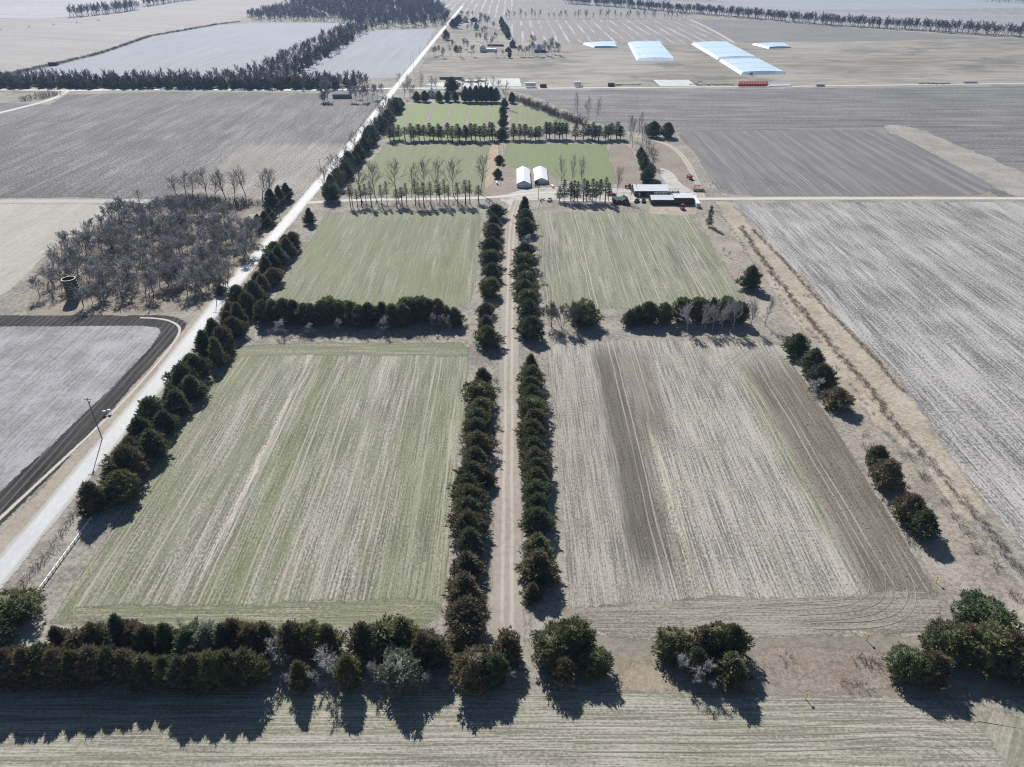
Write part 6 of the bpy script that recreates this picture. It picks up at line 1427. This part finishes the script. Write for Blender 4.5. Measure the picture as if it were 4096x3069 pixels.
# blue planter rack at the crossroads
for i in range(20):
    x, y = G(1760+i*4.6, 318); o = empty("blue_seed_unit", (x, y, 0)); tag(o, f"blue and white seed unit, {ordw(i+1)} from the gravel road, at the crossroads", "seed unit", "blue seed units at the crossroads")
    MB().box(-.55, .55, -1.2, 1.2, .5, 2.6).build("bin", M['bluepaint'], o); MB().add([(-.6,-1.25,2.62),(.6,-1.25,2.62),(.6,1.25,2.62),(-.6,1.25,2.62),(0,0,3.4)], [(0,1,4),(1,2,4),(2,3,4),(3,0,4),(3,2,1,0)]).build("lid", M['white_wall'], o)
    MB().box(-.4, .4, -.9, .9, 0, .49).build("stand", M['black'], o)
for i, (sx, sy, rz) in enumerate([(1800,326,1.4),(1845,324,1.3),(1870,330,1.2),(1900,330,1.4),(1925,327,1.4)]):
    trailer(f"dark trailer on the crossroads pad, {ordw(i+1)} from the gravel road", sx, sy, rz, 9.0, False)
x, y = G(215, 262); o = empty("field_shed", (x, y, 0), .1); tag(o, "small dark shed standing at the wet drain", "shed")
MB().box(-5, 5, -3, 3, 0, 4).build("wall", M['dark_wall'], o); MB().prism([(-3.4,3.9),(3.4,4.3),(3.4,4.5),(-3.4,4.1)], -5.4, 5.4, 'x').build("roof", M['grey_roof'], o); door(o, -1, 1, 2.8, 'black', y=-3.04)
wm = NT("ditch_water"); wc = wm.finish((0.25, 0.28, 0.30), 0.08, 0.6)
p = [G(*q) for q in [(-60,312),(60,285),(160,263),(210,252),(270,240),(330,226),(300,240),(230,262),(140,282),(40,303),(-60,322)]]
b = MB().add([(a, c_, .14) for a, c_ in p], [tuple(range(len(p)))]); wo = b.build("ditch_water", wm.mat); tag(wo, "bright water standing in the drain", None, None, "structure")
# centre pivot irrigator
tw = [G(*q) for q in [(-110,130),(3,121),(118,110),(215,101),(307,93),(394,84)]]
o = empty("irrigation_pivot", (*tw[0], 0)); tag(o, "long centre pivot irrigator standing in the cream field", "irrigator")
t0 = Vector((*tw[0], 0))
for i, t in enumerate(tw):
    q = Vector((*t, 0))-t0; d = (Vector((*tw[min(i+1, 5)], 0))-Vector((*tw[max(i-1, 0)], 0))).normalized(); s_ = Vector((-d.y, d.x, 0))
    m_ = MB()
    for k in (-1, 1): m_.tube(q+s_*2.4*k, q+Vector((0,0,4)), .16, n=5)
    m_.tube(q-s_*2.4+Vector((0,0,.5)), q+s_*2.4+Vector((0,0,.5)), .14, n=5)
    w_ = m_.build("tower", M['steel'], o)
    for k in (-1, 1): MB().tube(q+s_*2.4*k-d*.25*0+s_.cross(Vector((0,0,1)))*.2+Vector((0,0,.7)), q+s_*2.4*k-s_.cross(Vector((0,0,1)))*.2+Vector((0,0,.7)), .7, n=10).build("wheel", M['black'], w_)
for a, c_ in zip(tw, tw[1:]):
    A, Bq = Vector((*a, 4))-t0, Vector((*c_, 4))-t0; m_ = MB(); prev = A
    for k in range(1, 7):
        u = k/6; nx = A.lerp(Bq, u)+Vector((0,0,1.0*math.sin(math.pi*u))); m_.tube(prev, nx, .09, n=4, cap=False); prev = nx
    m_.build("span_pipe", M['steel'], o)

# ------------------------------------------------------------------ poles, fences, stakes
def pole(label, sx, sy, s_top, group="utility poles", arm=True, lamp=False):
    x, y = G(sx, sy); h = Z_at(x, y, s_top); o = empty("utility_pole", (x, y, 0)); tag(o, label, "pole", group)
    MB().tube((0, 0, -.2), (0, 0, h), .16, .11, n=8).build("post", M['timber'], o)
    if arm:
        a = MB().box(-1.1, 1.1, -.06, .06, h-.7, h-.55).build("crossarm", M['timber'], o)
        for q in (-1, 0, 1): MB().tube((q*.95, 0, h-.55), (q*.95, 0, h-.3), .05, n=6).build("insulator", M['white_metal'], a)
    if lamp: MB().tube((.3, 0, h-1.9), (.3, 0, h-1.0), .2, n=8).build("transformer", M['steel'], o)
    return Vector((x, y, h))
pA = pole("utility pole with a transformer beside the gravel road in front", 409, 1756, 1592, lamp=True); pB = pole("utility pole at the corner of the leafless wood", 867, 1200, 1106); pC = pole("pale utility pole beside the dark spruces", 1119, 865, 816); pD = pole("leaning utility pole beside the corn stubble", 1283, 686, 636)
pE = pole("tall utility pole standing at the crossroads", 1657, 301, 209)
for i, (sx, sb, st) in enumerate([(1645,257,225),(1679,216,187),(1710,184,157),(1729,162,136),(1748,138,119)]): pole(f"far roadside pole, {ordw(i+1)} beyond the crossroads", sx, sb, st, "far roadside poles")
pole("slim pole on the yard verge beside the machinery", 2154, 800, 748, None, arm=False)
def wire(name, a, b_, sag, label):
    m_ = MB(); prev = a
    for k in range(1, 17):
        u = k/16; nx = a.lerp(b_, u)-Vector((0, 0, 4*sag*u*(1-u))); m_.tube(prev, nx, .018, n=3, cap=False); prev = nx
    tag(m_.build(name, M['steel']), label, "wire", "overhead wires")
for k, (a, b_) in enumerate([(pA, pB), (pB, pC), (pC, pD)]):
    wire("overhead_wire", a, b_, 1.2, ["overhead wire from the front pole to the wood's corner pole", "overhead wire from the wood's corner pole to the spruces", "overhead wire from the spruces to the corn stubble pole"][k])
# meter boxes by the front pole
for i, (sx, sy) in enumerate([(422,1660), (441,1655)]):
    x, y = G(sx, sy); o = empty("meter_cabinet", (x, y, 0)); tag(o, ["white cabinet on legs by the road, closer to the black soil", "white cabinet on legs by the road, closer to the gravel"][i], "cabinet", "white roadside cabinets")
    MB().box(-.5, .5, -.3, .3, .9, 1.6).build("box", M['blue_white'], o)
    for a in (-.4, .4): MB().tube((a, 0, -.1), (a, 0, .91), .06, n=6).build("leg", M['timber'], o)
def fence(label, a, b_, n, h, mat='white_metal', rails=(0.9,), rw_=.05):
    A, Bq = Vector((*G(*a), 0)), Vector((*G(*b_), 0)); o = empty("rail_fence", A); tag(o, label, "fence"); D = Bq-A; t = math.atan2(D.y, D.x); o.rotation_euler = (0, 0, t); L_ = D.length
    for i in range(n+1): MB().box(L_*i/n-.07, L_*i/n+.07, -.07, .07, -.1, h).build("post", M[mat], o)
    for z in rails:
        for i in range(n): MB().box(L_*i/n+.08, L_*(i+1)/n-.08, -rw_, rw_, h*z-.12, h*z).build("rail", M[mat], o)
fence("low white rail fence running up to the roadside cedars", (112,2427), (428,1995), 22, .9, rw_=.13); fence("white rail fence beside the small cedars near the hoop barns", (2014,567), (1999,746), 20, 1.0)
fence("thin white fence before the yard pines", (2200,810), (2452,821), 20, 1.0); fence("short white fence end by the yard machinery", (2158,808), (2152,832), 3, 1.0); fence("white fence section across the lane side of the wheat", (2122,836), (2152,836), 3, 1.0)
fence("dark post fence along the far left county road", (0,370), (240,368), 24, 2.0, 'timber', (.95, .5))
for i, (sx, sy) in enumerate([(3222,2797), (3465,2562), (3742,2330), (3878,2194)]):
    x, y = G(sx, sy); o = empty("marker_stake", (x, y, 0), .4); tag(o, ["yellow marker stake at the edge of the bottom drilled field", "yellow marker stake below the fallow field's front edge", "yellow marker stake at the fallow field's ditch-side corner", "yellow marker stake among the ditch shrubs"][i], "stake", "yellow marker stakes")
    MB().tube((0, 0, -.1), (.15, 0, 1.9), .09, n=6).build("post", M['yellow'], o); MB().box(-.05, .5, -.05, .05, 1.5, 1.9).build("flag", M['yellow'], o)
# fallen branch and manure heaps
x, y = G(2660, 780)
r = random.Random(3)
def lumps(name, spots, mat, label):
    V, F, n = [], [], 0
    for (x, y, s_) in spots:
        for k in range(6):
            pass
        a = r.uniform(0, 6.28); base = [(x+s_*math.cos(a+i*1.257)*r.uniform(.7, 1.2), y+s_*math.sin(a+i*1.257)*r.uniform(.7, 1.2), 0.0) for i in range(5)]
        V += base+[(x+r.uniform(-.2, .2)*s_, y+r.uniform(-.2, .2)*s_, s_*r.uniform(.5, .9))]
        F += [(n+i, n+(i+1) % 5, n+5) for i in range(5)]; n += 6
    return tag(mesh_obj(name, np_mesh(name, V, F, [mat])), label, None, None, "stuff")
M['clod'] = verge_mat("clod_earth", (0.075, 0.063, 0.052), (0.14, 0.118, 0.098), sc=1.5, fringe=False)
sp_ = []
for _ in range(1500):
    x = r.uniform(85, 112); y = r.uniform(112, 225)
    if inside((x, y), [G(*q) for q in [(2976,1498),(3189,1492),(3640,2200),(3755,2403),(3500,2400),(3160,1800)]]): sp_.append((x, y, r.uniform(.08, .28)))
for _ in range(1100): sp_.append((r.uniform(31, 50), r.uniform(118, 232), r.uniform(.06, .22)))
for _ in range(700): sp_.append((r.uniform(14, 84), r.uniform(112, 232), r.uniform(.05, .2)))
lumps("soil_clods", sp_, M['clod'], "dark clods strewn over the fallow field")
sp_ = []
for q in [(2880,740),(2900,745),(2905,760),(2870,752),(2860,732),(2980,735),(3050,740),(3070,732),(3110,735),(3000,715),(2975,700),(3068,725)]:
    cx_, cy_ = G(*q)
    for _ in range(40): sp_.append((cx_+r.gauss(0, 3.0), cy_+r.gauss(0, 4.0), r.uniform(.15, .5)))
lumps("manure_heaps", sp_, M['clod'], "dark clumps scattered at the front of the tilled field")

# ------------------------------------------------------------------ air
hz = NT("haze_air")
pv = hz.n("ShaderNodeVolumePrincipled"); pv.inputs['Color'].default_value = (0.45, 0.64, 1.0, 1); pv.inputs['Density'].default_value = 0.00006; pv.inputs['Anisotropy'].default_value = 0.3
hz.t.links.new(pv.outputs[0], hz.out.inputs['Volume']); hz.t.nodes.remove(hz.b)
b = MB().box(-9500, 9500, -700, 15500, -1.5, CAM_H+4)
tag(b.build("haze", hz.mat), "thin blue haze over the whole land", None, None, "stuff")
